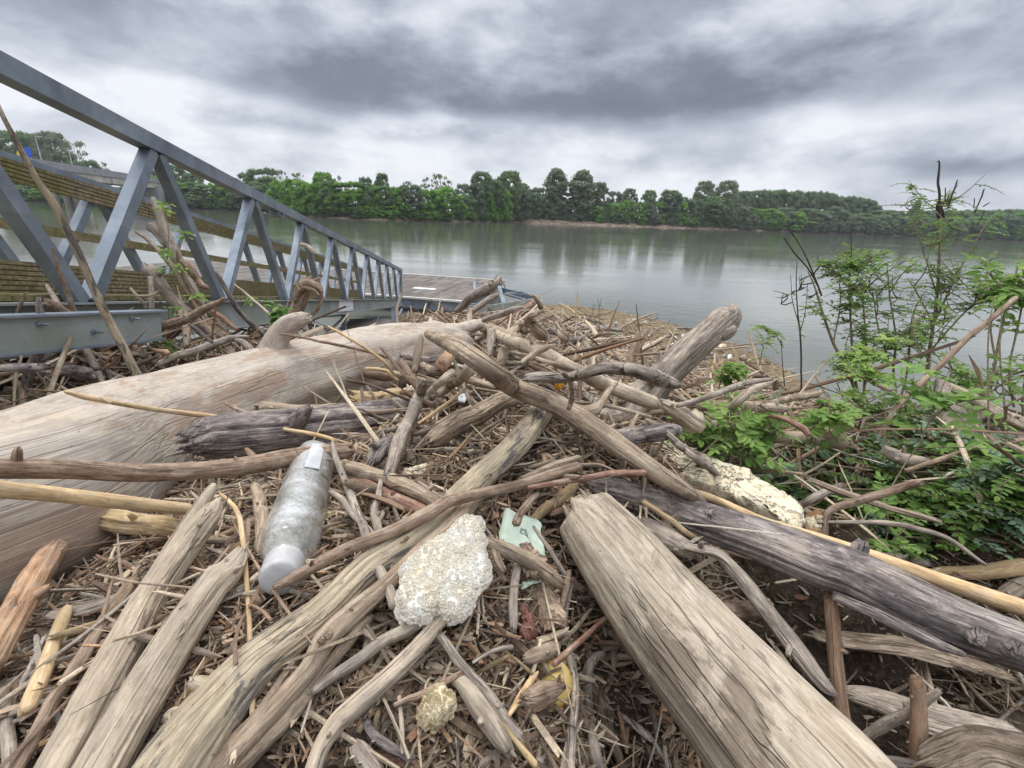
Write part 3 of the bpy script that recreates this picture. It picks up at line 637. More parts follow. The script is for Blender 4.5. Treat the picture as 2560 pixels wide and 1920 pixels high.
# ------------------------------------------------------------------ gangway
w = NT('galvanised steel'); pos = w.n('ShaderNodeTexCoord').outputs['Object']
a = w.noise(pos, 30, 5, .7); b = w.noise(pos, 3.5, 4, .6, .4); c = w.noise(w.map(pos, (2, 2, 30), False), 1, 3)
cc = w.ramp(b, [(.3, (.13, .155, .19)), (.55, (.22, .255, .30)), (.75, (.31, .345, .39))]); cc = w.mix(.5, cc, w.ramp(a, [(.3, .75), (.7, 1.1)]), 'MULTIPLY')
cc = w.mix(w.ramp(c, [(.58, 0.), (.72, .35)]), cc, (.17, .18, .12)); w.base(cc, .5, .4); w.b.inputs['Metallic'].default_value = .25; w.l(w.ramp(a, [(.3, .38), (.7, .62)]), w.b.inputs['Roughness']); steel = w.m
w = NT('mossy steel web'); pos = w.n('ShaderNodeTexCoord').outputs['Object']; b = w.noise(pos, 2.5, 4, .6, .4); a = w.noise(pos, 40, 4, .7)
cc = w.ramp(b, [(.3, (.20, .22, .17)), (.55, (.27, .30, .29)), (.75, (.32, .35, .36))]); cc = w.mix(.5, cc, w.ramp(a, [(.3, .8), (.7, 1.1)]), 'MULTIPLY'); w.base(cc, .6, .35); steelg = w.m
w = NT('mossy wet boards'); pos = w.n('ShaderNodeTexCoord').outputs['Object']; a = w.noise(pos, 22, 5, .75); b = w.noise(pos, 1.7, 4, .6); c = w.noise(pos, 75, 2, .5)
cc = w.ramp(a, [(.3, (.07, .055, .035)), (.5, (.20, .16, .10)), (.7, (.36, .30, .19))]); cc = w.mix(w.ramp(b, [(.4, 0.), (.6, .6)]), cc, (.12, .12, .03)); cc = w.mix(w.ramp(c, [(.66, 0.), (.72, .8)]), cc, (.5, .45, .33))
w.bump(a, .006); w.base(cc, .85, .15); board = w.m
P0g = np.array([-2.50536806, 3.50732768, 4.14827485]); vg = np.array([-.19401001, 1.53353251, -.26722194]); tA = P0g-1.1*vg; tB = P0g+9.4*vg; gd = norm(tB-tA); ghd = norm(gd*[1, 1, 0]); gn = np.array([-ghd[1], ghd[0], 0]); TH = 1.05
Ltot = np.linalg.norm(tB-tA); gup = norm(np.cross(np.cross(gd, [0, 0, 1.]), gd)); gw = 1.43
gw_e = empty('gangway', tuple(tB-np.array([0, 0, TH])), 'sloping galvanised steel truss gangway with mossy boards leading down to the pontoon', 'gangway')
def topp(s): return tA+gd*s
drop = -gup*TH
s0, s1_ = -2.3, Ltot; tops = []; q = [328, 545, 648, 713, 758, 793, 818, 835, 850, 863]
def s_of_u(u_):
    ss = np.linspace(-2.5, Ltot, 4000); Q = tA+gd*ss[:, None]-CAM; return ss[np.argmin(np.abs(CX+FPX*(Q@Rv)/(Q@Fv)-u_))]
ss = [s_of_u(x) for x in q]; pitch_ = [np.linalg.norm(vg), 1.1*np.linalg.norm(vg)]; nodes = [pitch_[1]+pitch_[0]*k for k in range(-2, 10)]
for side in (0, 1):
    o = gn*gw*side
    g = Geo(); beam(g, topp(s0)+o, topp(s1_)+o, .095, .10, gup); g.build('top_rail', steel, gw_e, smooth_=False)
    g = Geo(); a0, a1 = topp(s0)+drop+o, topp(s1_+.05)+drop+o
    for (dz, wd_, ht) in ((-.006, .10, .012), (-.125, .008, .226), (-.244, .10, .012)): beam(g, a0+gup*dz, a1+gup*dz, wd_, ht, gup)
    g.build('bottom_beam', steelg, gw_e, smooth_=False)
    for s in nodes:
        for sg in (-1, 1):
            e_ = s+sg*pitch_[0]/2
            if e_ < s0-.1 or e_ > s1_+.2: continue
            e_ = min(e_, s1_-.03)
            g = Geo(); pt = topp(s+sg*.035)+o-gup*.05; pb = topp(e_-sg*.035)+drop+o
            beam(g, pt, pb, .075, .075, gd); g.build('diagonal', steel, gw_e, smooth_=False)
    g = Geo(); beam(g, topp(s1_-.04)+o-gup*.05, topp(s1_-.04)+o+drop, .07, .07, gd); g.build('end_post', steel, gw_e, smooth_=False)
def boards(name, off, hc, hh, n, th=.022, inset=.06, gapf=.80):
    g = Geo()
    for k in range(n):
        hz = hc-hh/2+hh*(k+.5)/n
        for kk in range(6):
            f0, f1 = kk/6, (kk+1)/6-.0008
            a_ = topp(s0+(s1_-s0)*f0)+off-gup*hz*0; a_ = topp(s0+(s1_-s0)*f0)+off; b_ = topp(s0+(s1_-s0)*f1)+off
            beam(g, a_-gup*hz, b_-gup*hz, th, hh/n*gapf, gup)
    if n > 1: beam(g, topp(s0)+off+gn*.016-gup*hc, topp(s1_)+off+gn*.016-gup*hc, .008, hh*.96, gup, col=(0, 0, 0))
    g.build(name, board, gw_e, smooth_=False)
farin = gn*(gw-.075)
boards('handrail_board', farin, .088, .165, 5); boards('middle_board', farin, .50, .095, 1); boards('kick_board', farin, .90, .27, 7)
g = Geo(); rngd = np.random.default_rng(2); nd = int((s1_-s0)/.12)
for k in range(nd):
    c = topp(s0+(s1_-s0)*(k+.5)/nd)+drop+gn*gw/2+gup*.02; box(g, c+gup*rngd.normal(0, .002), [gn, gd, gup], [gw-.12, .112, .03])
g.build('deck_plank', board, gw_e, smooth_=False).name = 'deck'
for (uu, w_) in ((575, .10), (825, .10)):
    g = Geo(); s = s_of_u(uu+22 if uu < 600 else uu); c = topp(s)-gup*.10; box(g, c, [gn, gd, gup], [.12, .16, .015]); box(g, c+gd*.07+gup*.02, [gn, gd, gup], [.12, .012, .05]); box(g, c-gd*.07+gup*.02, [gn, gd, gup], [.12, .012, .05]); g.build('clamp_bracket', steel, gw_e, smooth_=False)
white = simple('white painted plate', (.66, .67, .70), .6, 20, .08, bump=0)
sP = s_of_u(741); ca = topp(sP)+drop-gup*.11-gn*.012; g = Geo(); box(g, ca, [gn, gd, gup], [.006, 1.15, .2]); g.build('white_plate', white, gw_e, smooth_=False)
# short loose beam in front of the gangway
ba0, ba1 = un(-220, 690, 1.55), un(347, 671, 2.55); bd = norm(ba1-ba0); bs = norm(np.cross(bd, [0, 0, 1.])); bu = np.cross(bs, bd)
eb = empty('steel_beam', tuple(ba1), 'short grey steel beam with bolts standing out in front of the gangway', 'beam')
g = Geo(); beam(g, ba0, ba1, .09, .010, bu); beam(g, ba0-bu*.15, ba1-bu*.15-bd*.03, .09, .010, bu); g.build('flange', steel, eb, smooth_=False)
g = Geo(); beam(g, ba0-bu*.075+bs*.02, ba1-bu*.075+bs*.02-bd*.03, .009, .14, bu); g.build('web', steelg, eb, smooth_=False)
for (x, y) in ((300, 1140), (760, 1205), (1100, 1090)):
    u_, v_, _ = tp('T2', x, y); ts = np.linspace(0, 1, 500); Q = ba0+(ba1-ba0)*ts[:, None]-bu*.07-CAM; kq = np.argmin(np.abs(CX+FPX*(Q@Rv)/(Q@Fv)-u_)); c = Q[kq]+CAM
    dv = (CY-FPX*(Q[kq]@Uv)/(Q[kq]@Fv))-v_; c = c+bu*dv*(Q[kq]@Fv)/FPX+bs*.02
    g = Geo(); tube(g, [c, c+bs*.012], [.013, .013], 0, 6, 0, 0, 0, ridge=0, round_=0); tube(g, [c, c+bs*.05+bd*.005], [.006, .006], 0, 8, 0, 0, 0, ridge=0, round_=0); g.build('bolt', steel, eb, smooth_=False)
# ------------------------------------------------------------------ pontoon
PZ = .55
f0, f1 = plane(870, 642, PZ), plane(1016, 653, PZ); k0, k1 = plane(870, 597, PZ), plane(1023, 602, PZ)
fd = norm(f1-f0); dep = np.array([-fd[1], fd[0], 0]); Wd = ((k1-f1)@dep); Xl = f0-fd*16
pe = empty('pontoon', tuple(f0*[1, 1, 0]), 'floating pontoon with grey plank deck and steel edge beam in the river', 'pontoon')
w = NT('grey deck planks'); pos = w.n('ShaderNodeTexCoord').outputs['Object']; a = w.noise(pos, 6, 5, .7); b = w.n('ShaderNodeTexWhiteNoise', noise_dimensions='1D'); at = w.attr('col'); csx = w.n('ShaderNodeSeparateColor'); w.l(at.outputs['Color'], csx.inputs[0])
cc = w.ramp(csx.outputs[0], [(0., (.11, .095, .085)), (1., (.20, .175, .155))]); cc = w.mix(.5, cc, w.ramp(a, [(.3, .65), (.7, 1.2)]), 'MULTIPLY'); w.base(cc, .8, .2); w.bump(a, .01); dk = w.m
g = Geo(); Lx = ((f1-Xl)@fd); ny = 6; sp = Wd/ny; npk = int(Lx/.24)
for iy in range(ny):
    for ix in range(npk):
        c = Xl+fd*(ix+.5+(.5 if iy % 2 else 0)*0)*.24+dep*(iy+.5)*sp
        if iy == 2 and 1.7 < ((f1-c)@fd)/1. < 3.4 and False: continue
        box(g, c+np.array([0, 0, -.02+rngd.normal(0, .003)]), [fd, dep, [0, 0, 1]], [.225, sp-.03, .04], np.ones(3)*rngd.uniform(0, 1))
g.build('deck', dk, pe, smooth_=False)
g = Geo(); beam(g, Xl-dep*.03+[0, 0, .01], f1-dep*.03+[0, 0, .01], .12, .07); beam(g, Xl+dep*(Wd+.03), f1+dep*(Wd+.03), .10, .06); g.build('edge_strip', simple('pale edge strip', (.62, .58, .52), .7, 8, .15), pe, smooth_=False)
g = Geo(); beam(g, Xl+[0, 0, -.22], f1+[0, 0, -.22]+fd*.3, .08, .36)
g.build('edge_beam', steel, pe, smooth_=False)
g = Geo(); box(g, (Xl+f1)/2+dep*Wd/2+np.array([0, 0, -.45]), [fd, dep, [0, 0, 1]], [Lx-.3, Wd-.3, .7]); g.build('float', concd, pe, smooth_=False)
pw = plane(917, 624, PZ)
g = Geo(); box(g, pw+[0, 0, .012], [fd, dep, [0, 0, 1]], [1.0, .35, .02]); g.build('hatch', white, pe, smooth_=False)
# triangular steel deflector frame at the upstream end
q = {k: plane(*tp('A', *v)[:2], PZ) for k, v in dict(b0=(1040, 300), b1=(1720, 450), f0=(940, 580), fm=(1250, 572), f1=(1750, 490), c0=(1050, 420), m0=(1325, 352), m1=(1378, 545), x0=(1385, 438), x1=(1600, 415), y1=(1640, 510)).items()}
fe = empty('deflector_frame', tuple(q['f1']*[1, 1, 0]), 'pointed grey steel frame at the right end of the pontoon', 'metal frame')
def fp(name, *segs, m=steel, h=.08, w_=.08, dz=0):
    g = Geo(); [beam(g, q[a]+[0, 0, dz], q[b]+[0, 0, dz], w_, h) for a, b in segs]; return g.build(name, m, fe, smooth_=False)
fp('rear_beam', ('b0', 'b1'), h=.30, dz=-.12); fp('front_plate', ('f0', 'fm'), ('fm', 'f1'), h=.46, w_=.05, m=steelg, dz=-.2); fp('nose_beam', ('b1', 'f1'), h=.3, dz=-.12)
fp('cross_bar', ('b0', 'c0'), w_=.14); fp('cross_bar', ('m0', 'm1'), w_=.16); fp('brace', ('x0', 'x1')); fp('brace', ('x0', 'y1')); fp('brace', ('x0', 'b1'), w_=.06)
# small landing stage under the gangway end
se = empty('landing_stage', tuple(un(800, 720, 10.5)*[1, 1, 0]), 'low steel landing stage with plank steps under the gangway end', 'platform')
G = lambda u, v, d: un(u, v, d)
g = Geo(); a, b, c, d = G(745, 716, 9.6), G(850, 712, 10.6), G(848, 690, 13.2), G(770, 692, 12.2)
for k in range(5):
    t0, t1 = k/5, (k+.9)/5; A0, B0 = a+(d-a)*t0, b+(c-b)*t0; A1, B1 = a+(d-a)*t1, b+(c-b)*t1
    m0, m1 = (A0+A1)/2, (B0+B1)/2; beam(g, m0, m1, np.linalg.norm(A1-A0), .04)
g.build('plank', dk, se, smooth_=False); g = Geo(); beam(g, a-[0, 0, .1], b-[0, 0, .1], .08, .14); beam(g, a-[0, 0, .3], b-[0, 0, .3], .08, .1); g.build('step_beam', steel, se, smooth_=False)
for (u0, v0, u1, v1, d_) in ((743, 680, 743, 735, 9.4), (850, 662, 850, 712, 10.5), (667, 690, 667, 740, 7.5)):
    g = Geo(); beam(g, G(u0, v0, d_), G(u1, v1, d_), .08, .08, (0, 1, 0)); g.build('post', steel, se, smooth_=False)
for (u0, v0, u1, v1, d0, d1) in ((868, 668, 850, 700, 11, 10.6), (743, 685, 690, 735, 9, 8.4), (668, 700, 745, 725, 7.6, 9), (600, 690, 740, 680, 7, 9), (615, 735, 660, 700, 7, 7.4)):
    g = Geo(); beam(g, G(u0, v0, d0), G(u1, v1, d1), .04, .04, (0, 1, .2)); g.build('brace', steel, se, smooth_=False)
# ------------------------------------------------------------------ driftwood
_seed = [0]
CATS = {'fallen_trunk': 'fallen trunk', 'driftwood_log': 'log', 'branch': 'branch', 'stick': 'stick', 'cane': 'cane', 'twig': 'twig', 'plank': 'plank'}
def pts_of(tile, s, lift=0., flat=1.):
    P = []; R = []; Wp = []
    for seg in s.split(';'):
        a = [float(x) for x in seg.split()]
        u_, v_, w_ = tp(tile, a[0], a[1], a[2])
        if len(a) > 3: d = min(a[3], hit(u_, v_, (w_/2*a[3]/FPX)*.3))
        else:
            d = hit(u_, v_)
            for _ in range(3): d = hit(u_, v_, (w_/2*d/FPX)*.85+(lift+.018)*min(d, 3))
        P.append(un(u_, v_, d)); R.append(w_/2*d/FPX); Wp.append(w_)
    return np.array(P), np.array(R), max(Wp)
def L(name, mat, tile, s, label, lift=.0, bands=None, rough=.14, wob=.10, jag=.6, group=None, extra=(), parent=None, step=.6, flat=1., ridge=.05, flatdir=None, stubs=1):
    _seed[0] += 1; sd_ = _seed[0]; g = Geo()
    P, R, wp = pts_of(tile, s, lift)
    gk = np.random.default_rng(sd_+5); grv = [(gk.uniform(-.8, .8), *sorted(gk.uniform(-.1, 1.1, 2)), gk.uniform(.12, .26), .05) for _ in range(3 if wp > 55 else 2)] if (wp > 34 and mat not in ('cane', 'trunk')) else ()
    if grv and mat == 'white': grv = [(gk.uniform(-.9, .9), *sorted(gk.uniform(0, 1, 2)), gk.uniform(.03, .06), .03) for _ in range(6)]
    cc, cr0, cT, cN, cB = tube(g, P, R, sd_, int(np.clip(wp/3.2+8, 8, 56))*(2 if grv else 1), rough, wob, jag, bands, flat, step=step, maxr=260, ridge=ridge, flatdir=flatdir, grooves=grv); P0_, R0_, wp0 = P, R, wp
    for k, (tl, e) in enumerate(extra):
        P, R, wp = pts_of(tl, e, lift); tube(g, P, R, sd_+k*31+7, int(np.clip(wp/3.2+8, 7, 30)), rough*1.3, wob, jag, maxr=120, ridge=ridge)
    P, R, wp = P0_, R0_, wp0
    rk = np.random.default_rng(sd_*13+1)
    if stubs and mat not in ('cane',) and wp > 17:
        nst = stubs if stubs > 1 else int(rk.integers(1, 4)+len(cc)/60)
        for _ in range(nst):
            k = int(rk.uniform(.08, .92)*(len(cc)-1)); a_ = rk.uniform(0, 2*pi); dr = cN[k]*cos(a_)+cB[k]*sin(a_)
            if dr[2] < -.2: dr = -dr
            dr = norm(dr+cT[k]*rk.uniform(-.5, .9)); rr0 = cr0[k]; rs_ = rr0*rk.uniform(.18, .38); ln_ = rr0*rk.uniform(1.25, 2.1)
            tube(g, [cc[k]+dr*rr0*.5, cc[k]+dr*(rr0*.5+ln_*.4), cc[k]+dr*ln_], [rs_*1.5, rs_*1.1, rs_*.7], int(rk.integers(999)), 9, .3, .2, 1.2, maxr=14, ridge=.1)
    if jag >= .5 and mat != 'cane' and wp > 12:
        for e_, sg in ((0, -1), (len(cc)-1, 1)):
            for _ in range(5):
                a_ = rk.uniform(0, 2*pi); rr0 = cr0[e_]; o_ = (cN[e_]*cos(a_)+cB[e_]*sin(a_))*rr0*rk.uniform(.35, .8); ln_ = rr0*rk.uniform(.5, 1.5)*min(jag, 1.3)
                tube(g, [cc[e_]+o_-cT[e_]*sg*rr0*.5, cc[e_]+o_*.95+cT[e_]*sg*ln_*.4, cc[e_]+o_*.9+cT[e_]*sg*ln_], [rr0*.2, rr0*.14, rr0*.02], int(rk.integers(999)), 6, .25, .2, .5, maxr=7, ridge=.1)
    o = g.build(name, MT[mat], parent)
    if parent is None: tag(o, label, CATS.get(name, name.replace('_', ' ')), group)
    return o
# the big pale trunk lying across the left
L('fallen_trunk', 'trunk', 'V', '-420 1330 520 .95; -120 1150 460 1.02; 60 1085 415 1.14; 300 965 280 1.62; 470 895 222 1.95; 600 848 195 2.25; 740 805 165 2.6; 880 768 130 3.1; 985 752 92 3.5', 'huge smooth pale lilac driftwood trunk lying across the left of the pile', rough=.20, wob=.05, ridge=.05, step=.12, jag=.8, stubs=0,
  extra=[('V', '578 800 92 2.25; 590 752 60 2.22; 604 720 48 2.2; 624 700 42 2.18; 648 690 34 2.17; 668 686 24 2.16'), ('V', '880 735 60 3.0; 930 720 50 3.3; 985 716 36 3.8; 1040 700 20 4.4')])
L('driftwood_log', 'dark', 'V', '412 958 70 1.30; 440 950 92 1.33; 560 938 96 1.46; 730 918 84 1.7; 850 895 64 1.95; 930 872 42 2.2', 'dark weathered log with a rotten left end lying against the huge pale trunk', rough=.25, wob=.08, jag=1.2)
L('driftwood_log', 'brown', 'V', '-60 1012 46 .74; 0 1010 43 .77; 150 1012 40 .86; 325 1020 39 .99; 470 1012 38 1.07; 560 1000 39 1.13; 640 985 38 1.2; 757 973 36 1.3', 'long brown barked pole running from the left edge behind the plastic bottle', .03, extra=[('V', '34 1000 22 .79; 37 978 18 .78; 38 966 12 .78')])
L('cane', 'cane', 'V', '-80 1043 40 .68; 0 1057 38 .72; 100 1066 33 .78; 225 1080 31 .86; 330 1092 28 .94; 412 1100 25 1.01', 'thick smooth yellow cane entering at the left edge below the brown pole', .02, bands=[.62], rough=.02, wob=.02, ridge=.005, jag=.2)
L('driftwood_log', 'ochre', 'T9', '590 1150 170; 800 1165 190; 1100 1200 180; 1400 1230 150; 1560 1250 120', 'short split pale log with cracked ends under the thick yellow cane', .03, rough=.3, jag=1.2, ridge=.12)
L('driftwood_log', 'pale', 'V', '472 1080 18 .9; 455 1110 44 .88; 412 1168 58 .86; 345 1268 68 .80; 285 1370 76 .73; 225 1470 82 .67; 160 1590 88 .62; 100 1700 94 .58; 40 1810 98 .55', 'long smooth pale log with a forked tip pointing up beneath the brown pole', .075, extra=[('V', '464 1045 16 .93; 430 1100 30 .9; 375 1185 36 .86; 320 1275 40 .80; 270 1370 40 .74')], rough=.08)
L('driftwood_log', 'pale', 'V', '522 1192 34; 490 1240 58; 462 1262 64; 375 1385 82; 300 1505 92; 225 1640 104; 160 1760 110', 'cracked pale log with two dark rings beside the smooth forked log', .07, bands=[.18, .66], rough=.1, ridge=.09, jag=.9)
L('driftwood_log', 'mottled', 'V', '1180 872 48; 1150 918 52; 1110 968 56; 1030 1040 56; 965 1100 58; 880 1170 64; 790 1230 68; 690 1330 76; 560 1430 96; 450 1560 132; 380 1659 150; 330 1740 160', 'long mottled tan log with blue black stains running diagonally below the plastic bottle', .03, extra=[('T10', '1600 1400 160 .67; 1540 1280 190 .63; 1500 1210 150 .60')], rough=.12, wob=.08)
L('branch', 'bark', 'V', '1037 1075 20; 1010 1100 28; 978 1132 32; 903 1195 33; 825 1270 37; 760 1325 44; 700 1385 48; 670 1440 42; 603 1520 46; 553 1570 50; 480 1650 58; 420 1720 62', 'long bent tan branch running down left from the white foam lump', .055, rough=.12)
L('branch', 'bark', 'T12', '1000 340 60; 900 440 95; 750 620 110; 500 930 120; 300 1180 150; 0 1480 175; -220 1700 190', 'tan branch with a blunt upper tip beside the long bent branch', .03)
L('branch', 'grey', 'T12', '1440 390 100; 1300 470 110; 1100 560 105; 850 750 110; 650 880 90; 500 1000 60', 'crooked grey branch crossing under the tan branches below the foam lump', .045)
L('branch', 'pale', 'T12', '1640 330 110; 1400 600 140; 1100 900 160; 850 1130 185; 700 1270 165; 570 1480 150; 490 1700 145; 450 1900 140', 'thick pale branch with an elbow coming out from under the white foam lump', .05)
L('stick', 'brown', 'V', '590 1270 15; 640 1245 24; 740 1190 27; 853 1145 28; 948 1095 29; 965 1085 26; 1020 1070 24; 1120 1048 22; 1180 1028 22; 1252 1006 22', 'long straight brown stick crossing over the bottle cap towards the centre', .095, bands=[.13, .55], rough=.05, wob=.03, jag=.4, ridge=.04)
L('stick', 'red', 'T13', '480 415 40; 600 395 48; 850 350 52; 1030 320 54; 1220 290 56; 1500 283 52', 'reddish brown jointed stick with a cut right end near the centre', .11, bands=[.37, .7], rough=.04, wob=.02, jag=.1)
L('stick', 'bark', 'T13', '430 330 40; 600 265 60; 750 210 70; 935 158 62', 'pale peeled stick lying on top of the long brown stick', .10)
L('twig', 'brown', 'T13', '915 215 26; 1080 212 30; 1160 235 26; 1260 290 26; 1370 355 24', 'thin curved brown twig bending over the jointed reddish stick', .10)
L('branch', 'red', 'T11', '770 480 100; 900 540 120; 1050 630 135; 1350 760 130; 1500 820 120; 1650 890 110; 1780 970 90', 'purplish brown branch with pale scars right of the bottle', .02, rough=.07)
L('branch', 'bark', 'T11', '740 380 90; 900 440 130; 1050 480 120; 1200 530 130; 1400 620 125; 1530 700 120; 1700 830 80', 'smooth tan branch lying above the purplish branch', .04, rough=.07)
L('branch', 'grey', 'T11', '660 180 24; 680 290 45; 720 400 55; 770 530 62; 820 650 72; 880 810 76; 940 960 84; 1000 1150 90; 1070 1290 92; 1150 1450 96; 1210 1620 100', 'thin grey branch tapering up to a point beside the bottle', .06, extra=[('T11', '640 610 40; 740 690 55; 870 850 60; 1000 980 55; 1080 1060 40')])
L('twig', 'grey', 'T11', '1095 460 40; 1075 560 46; 1055 680 60; 1020 780 70; 1040 900 78; 1080 1030 78; 1130 1160 74; 1200 1320 50', 'knobbly grey twig standing between the two crossing branches', .05, extra=[('T11', '1060 880 40; 1095 820 42; 1090 790 30')])
L('branch', 'grey', 'T6', '1450 880 70; 1410 980 95; 1360 1120 110; 1310 1240 112; 1260 1350 120; 1210 1480 115; 1170 1600 110; 1130 1720 90', 'grey peeling branch standing up from the litter above the bottle', .05)
L('branch', 'dark', 'T6', '1240 1390 120; 1130 1440 150; 1050 1500 150; 1000 1600 90', 'short dark stub joined below the grey peeling branch', .03, jag=1)
L('driftwood_log', 'bark', 'T6', '1500 1400 130; 1600 1335 170; 1750 1240 180; 1900 1180 170; 2050 1080 160; 2230 1000 150', 'tan log with a broken open end and dark far half right of centre', .03, extra=[('T6', '1345 1330 50; 1500 1290 50; 1700 1175 55; 1900 1090 50; 2060 1030 40')])
L('driftwood_log', 'bark', 'V', '925 722 20; 978 745 36; 1053 795 43; 1106 833 43; 1150 852 44; 1206 875 45; 1281 922 46; 1356 977 45; 1431 1030 40; 1490 1064 28; 1520 1085 14', 'long straight diagonal log with flaking bark crossing the middle of the pile', .07, rough=.06, wob=.04, jag=.8, extra=[('A', '930 1030 24; 1150 1190 28; 1400 1360 30; 1700 1535 28')])
L('fallen_trunk', 'grey', 'V', '1270 915 30 1.85; 1310 905 50 1.84; 1355 892 66 1.82; 1395 862 72 1.8; 1430 822 64 1.8; 1480 770 62 1.82; 1530 722 60 1.84; 1560 694 62 1.86; 1580 678 44 1.87; 1585 656 10 1.88', 'thick broken grey trunk rearing up against the water right of centre', rough=.24, wob=.12, jag=1., step=.3, ridge=.1, extra=[('V', '1556 728 26 1.82; 1580 716 22 1.8; 1588 705 12 1.8')])
L('branch', 'grey', 'T7', '110 775 80; 250 765 90; 400 778 92; 560 760 90; 680 720 100; 830 692 110; 1000 702 118; 1150 740 125; 1300 795 125; 1400 830 90; 1460 850 24', 'arched grey branch lying across in front of the rearing trunk', .22, rough=.12, extra=[('T7', '440 735 40; 500 800 46; 520 900 44; 510 980 50; 490 1050 46')])
L('driftwood_log', 'dark', 'T7', '830 1290 120; 950 1295 145; 1150 1255 150; 1300 1240 150; 1420 1230 100; 1475 1240 30', 'short dark log with a splintered pale end below the rearing trunk', .06, jag=1.4)
L('driftwood_log', 'pale', 'T7', '-150 400 70; 0 460 100; 120 500 112; 250 560 125; 380 620 125; 500 680 122; 650 755 125; 800 830 130; 950 890 135; 1100 950 130; 1250 1000 120', 'long pale smooth pole running diagonally behind the arched branch', .05, rough=.06, extra=[('T7', '320 600 50; 330 555 46; 325 520 20')])
L('driftwood_log', 'pale', 'T7', '1290 990 70; 1370 1035 120; 1450 1080 140; 1530 1140 150; 1590 1170 160; 1600 1100 120', 'short pale log with a shredded knotted end right of the rearing trunk', .08, jag=1.3, rough=.3)
L('branch', 'bark', 'T7', '530 1040 100; 600 1075 130; 690 1065 125; 760 1000 85; 830 900 65; 905 825 30', 'curved tan branch with a raised thin tip in the middle of the pile', .07)
L('branch', 'grey', 'T7', '645 470 24 2.75; 660 540 50 2.72; 685 620 66 2.7; 690 720 74 2.66; 700 820 84 2.62; 700 960 100 2.58', 'upright split grey branch in front of the straw covered raft', .0)
L('branch', 'brown', 'T7', '1095 380 34 2.9; 1070 470 62 2.88; 1040 560 70 2.86; 1015 660 70 2.84; 1000 770 62 2.8; 990 860 60 2.78', 'dark upright stake left of the rearing trunk', .0, extra=[('T7', '1160 365 40 3.; 1110 470 50 2.95; 1070 570 46 2.9; 1050 640 30 2.88')])
L('stick', 'pale', 'T7', '540 985 30; 750 1005 34; 1000 1060 38; 1200 1120 30', 'thin straight pale stick under the arched branch', .05)
L('stick', 'grey', 'T7', '1160 1140 44; 1270 1200 50; 1400 1310 56; 1500 1400 56; 1600 1480 60; 1760 1600 56', 'smooth grey stick pointing down to the long yellow foam slab', .10)
L('fallen_trunk', 'white', 'V', '1254 1102 124 .99; 1272 1125 140 .975; 1330 1200 174 .925; 1418 1315 212 .87; 1500 1412 240 .82; 1580 1505 265 .77; 1678 1625 300 .71; 1760 1720 330 .66; 1850 1830 350 .62', 'massive bleached trunk pointing away from the camera at the lower right', rough=.10, wob=.03, ridge=.045, step=.12, jag=.5, stubs=0)
L('driftwood_log', 'dark', 'V', '1225 1030 34 1.3; 1285 1048 50 1.24; 1360 1070 62 1.2; 1445 1098 66 1.15; 1570 1142 80 1.08; 1659 1172 88 1.03; 1750 1208 98 .98; 1834 1236 102 .95; 1984 1307 106 .89; 2134 1367 100 .84; 2300 1425 100 .80', 'long dark purple grey log with a knob running to the right edge', rough=.13, wob=.06, ridge=.07, extra=[('V', '1845 1225 44 .95; 1852 1200 36 .955; 1860 1178 34 .96; 1864 1168 22 .96'), ('V', '2165 1375 60 .83; 2180 1405 52 .80; 2190 1420 40 .79'), ('V', '1370 1062 24 1.18; 1378 1044 16 1.18'), ('V', '1800 1285 20 .92; 1900 1330 24 .88; 2010 1385 24 .84; 2085 1415 12 .82'), ('V', '1535 1118 30 1.09; 1537 1106 26 1.07')])
L('cane', 'cane', 'V', '1370 1032 14 1.36; 1445 1050 15 1.3; 1520 1070 17 1.25; 1600 1104 18 1.2; 1659 1129 19 1.16; 1784 1168 23 1.08; 1909 1210 28 1.0; 2034 1255 33 .95; 2130 1288 36 .92; 2212 1315 38 .89; 2330 1355 42 .86', 'long straight yellow cane lying behind the dark purple grey log', bands=[.09, .45], rough=.015, wob=.015, ridge=.004, jag=.1)
L('cane', 'cane', 'T15', '1400 800 70; 1550 795 95; 1800 805 120; 2000 780 130; 2250 745 140', 'short yellow cane end with grey torn skin at the right edge', .06, rough=.05)
L('branch', 'pale', 'T15', '2400 850 150; 2212 900 140; 2080 970 130; 2000 1030 110', 'pale bent branch at the right edge in front of the yellow cane', .08)
L('driftwood_log', 'grey', 'V', '1472 1180 14 1.03; 1500 1184 26 1.01; 1548 1196 34 1.0; 1590 1235 46 .985; 1640 1295 54 .96; 1690 1360 60 .94; 1740 1425 62 .91; 1785 1480 46 .89; 1808 1502 14 .88', 'flat grey peeling log leaning down into the dark hollow at the right', rough=.25, jag=1, wob=.1, flat=.55, ridge=.12, step=.3, stubs=2)
L('driftwood_log', 'grey', 'V', '1362 1136 34 1.1; 1385 1138 48 1.08; 1420 1155 50 1.06; 1470 1180 42 1.04; 1500 1195 30 1.03', 'short stubby grey log wedged between white trunk and dark log', rough=.16, jag=.8)
L('stick', 'ochre', 'T13', '1475 530 44; 1560 585 50; 1650 650 50; 1760 725 50; 1850 800 52; 1960 865 46', 'short ochre stick stuck against the dark purple grey log', .07)
L('plank', 'bark', 'T15', '400 1340 110; 600 1370 175; 900 1410 200; 1200 1450 210; 1500 1530 220; 1750 1600 190; 2080 1700 130', 'flat torn slab of bark under the dark log at the lower right', .10, rough=.25, jag=1.2, ridge=.14, flat=.35, stubs=0, step=.3)
L('branch', 'orange', 'V', '1792 1285 24 .98; 1798 1340 28 .97; 1803 1420 29 .97; 1815 1520 29 .96; 1832 1606 28 .97; 1850 1700 28 .98; 1880 1850 28 .98', 'upright pole standing in the dark hollow behind the white trunk', rough=.05)
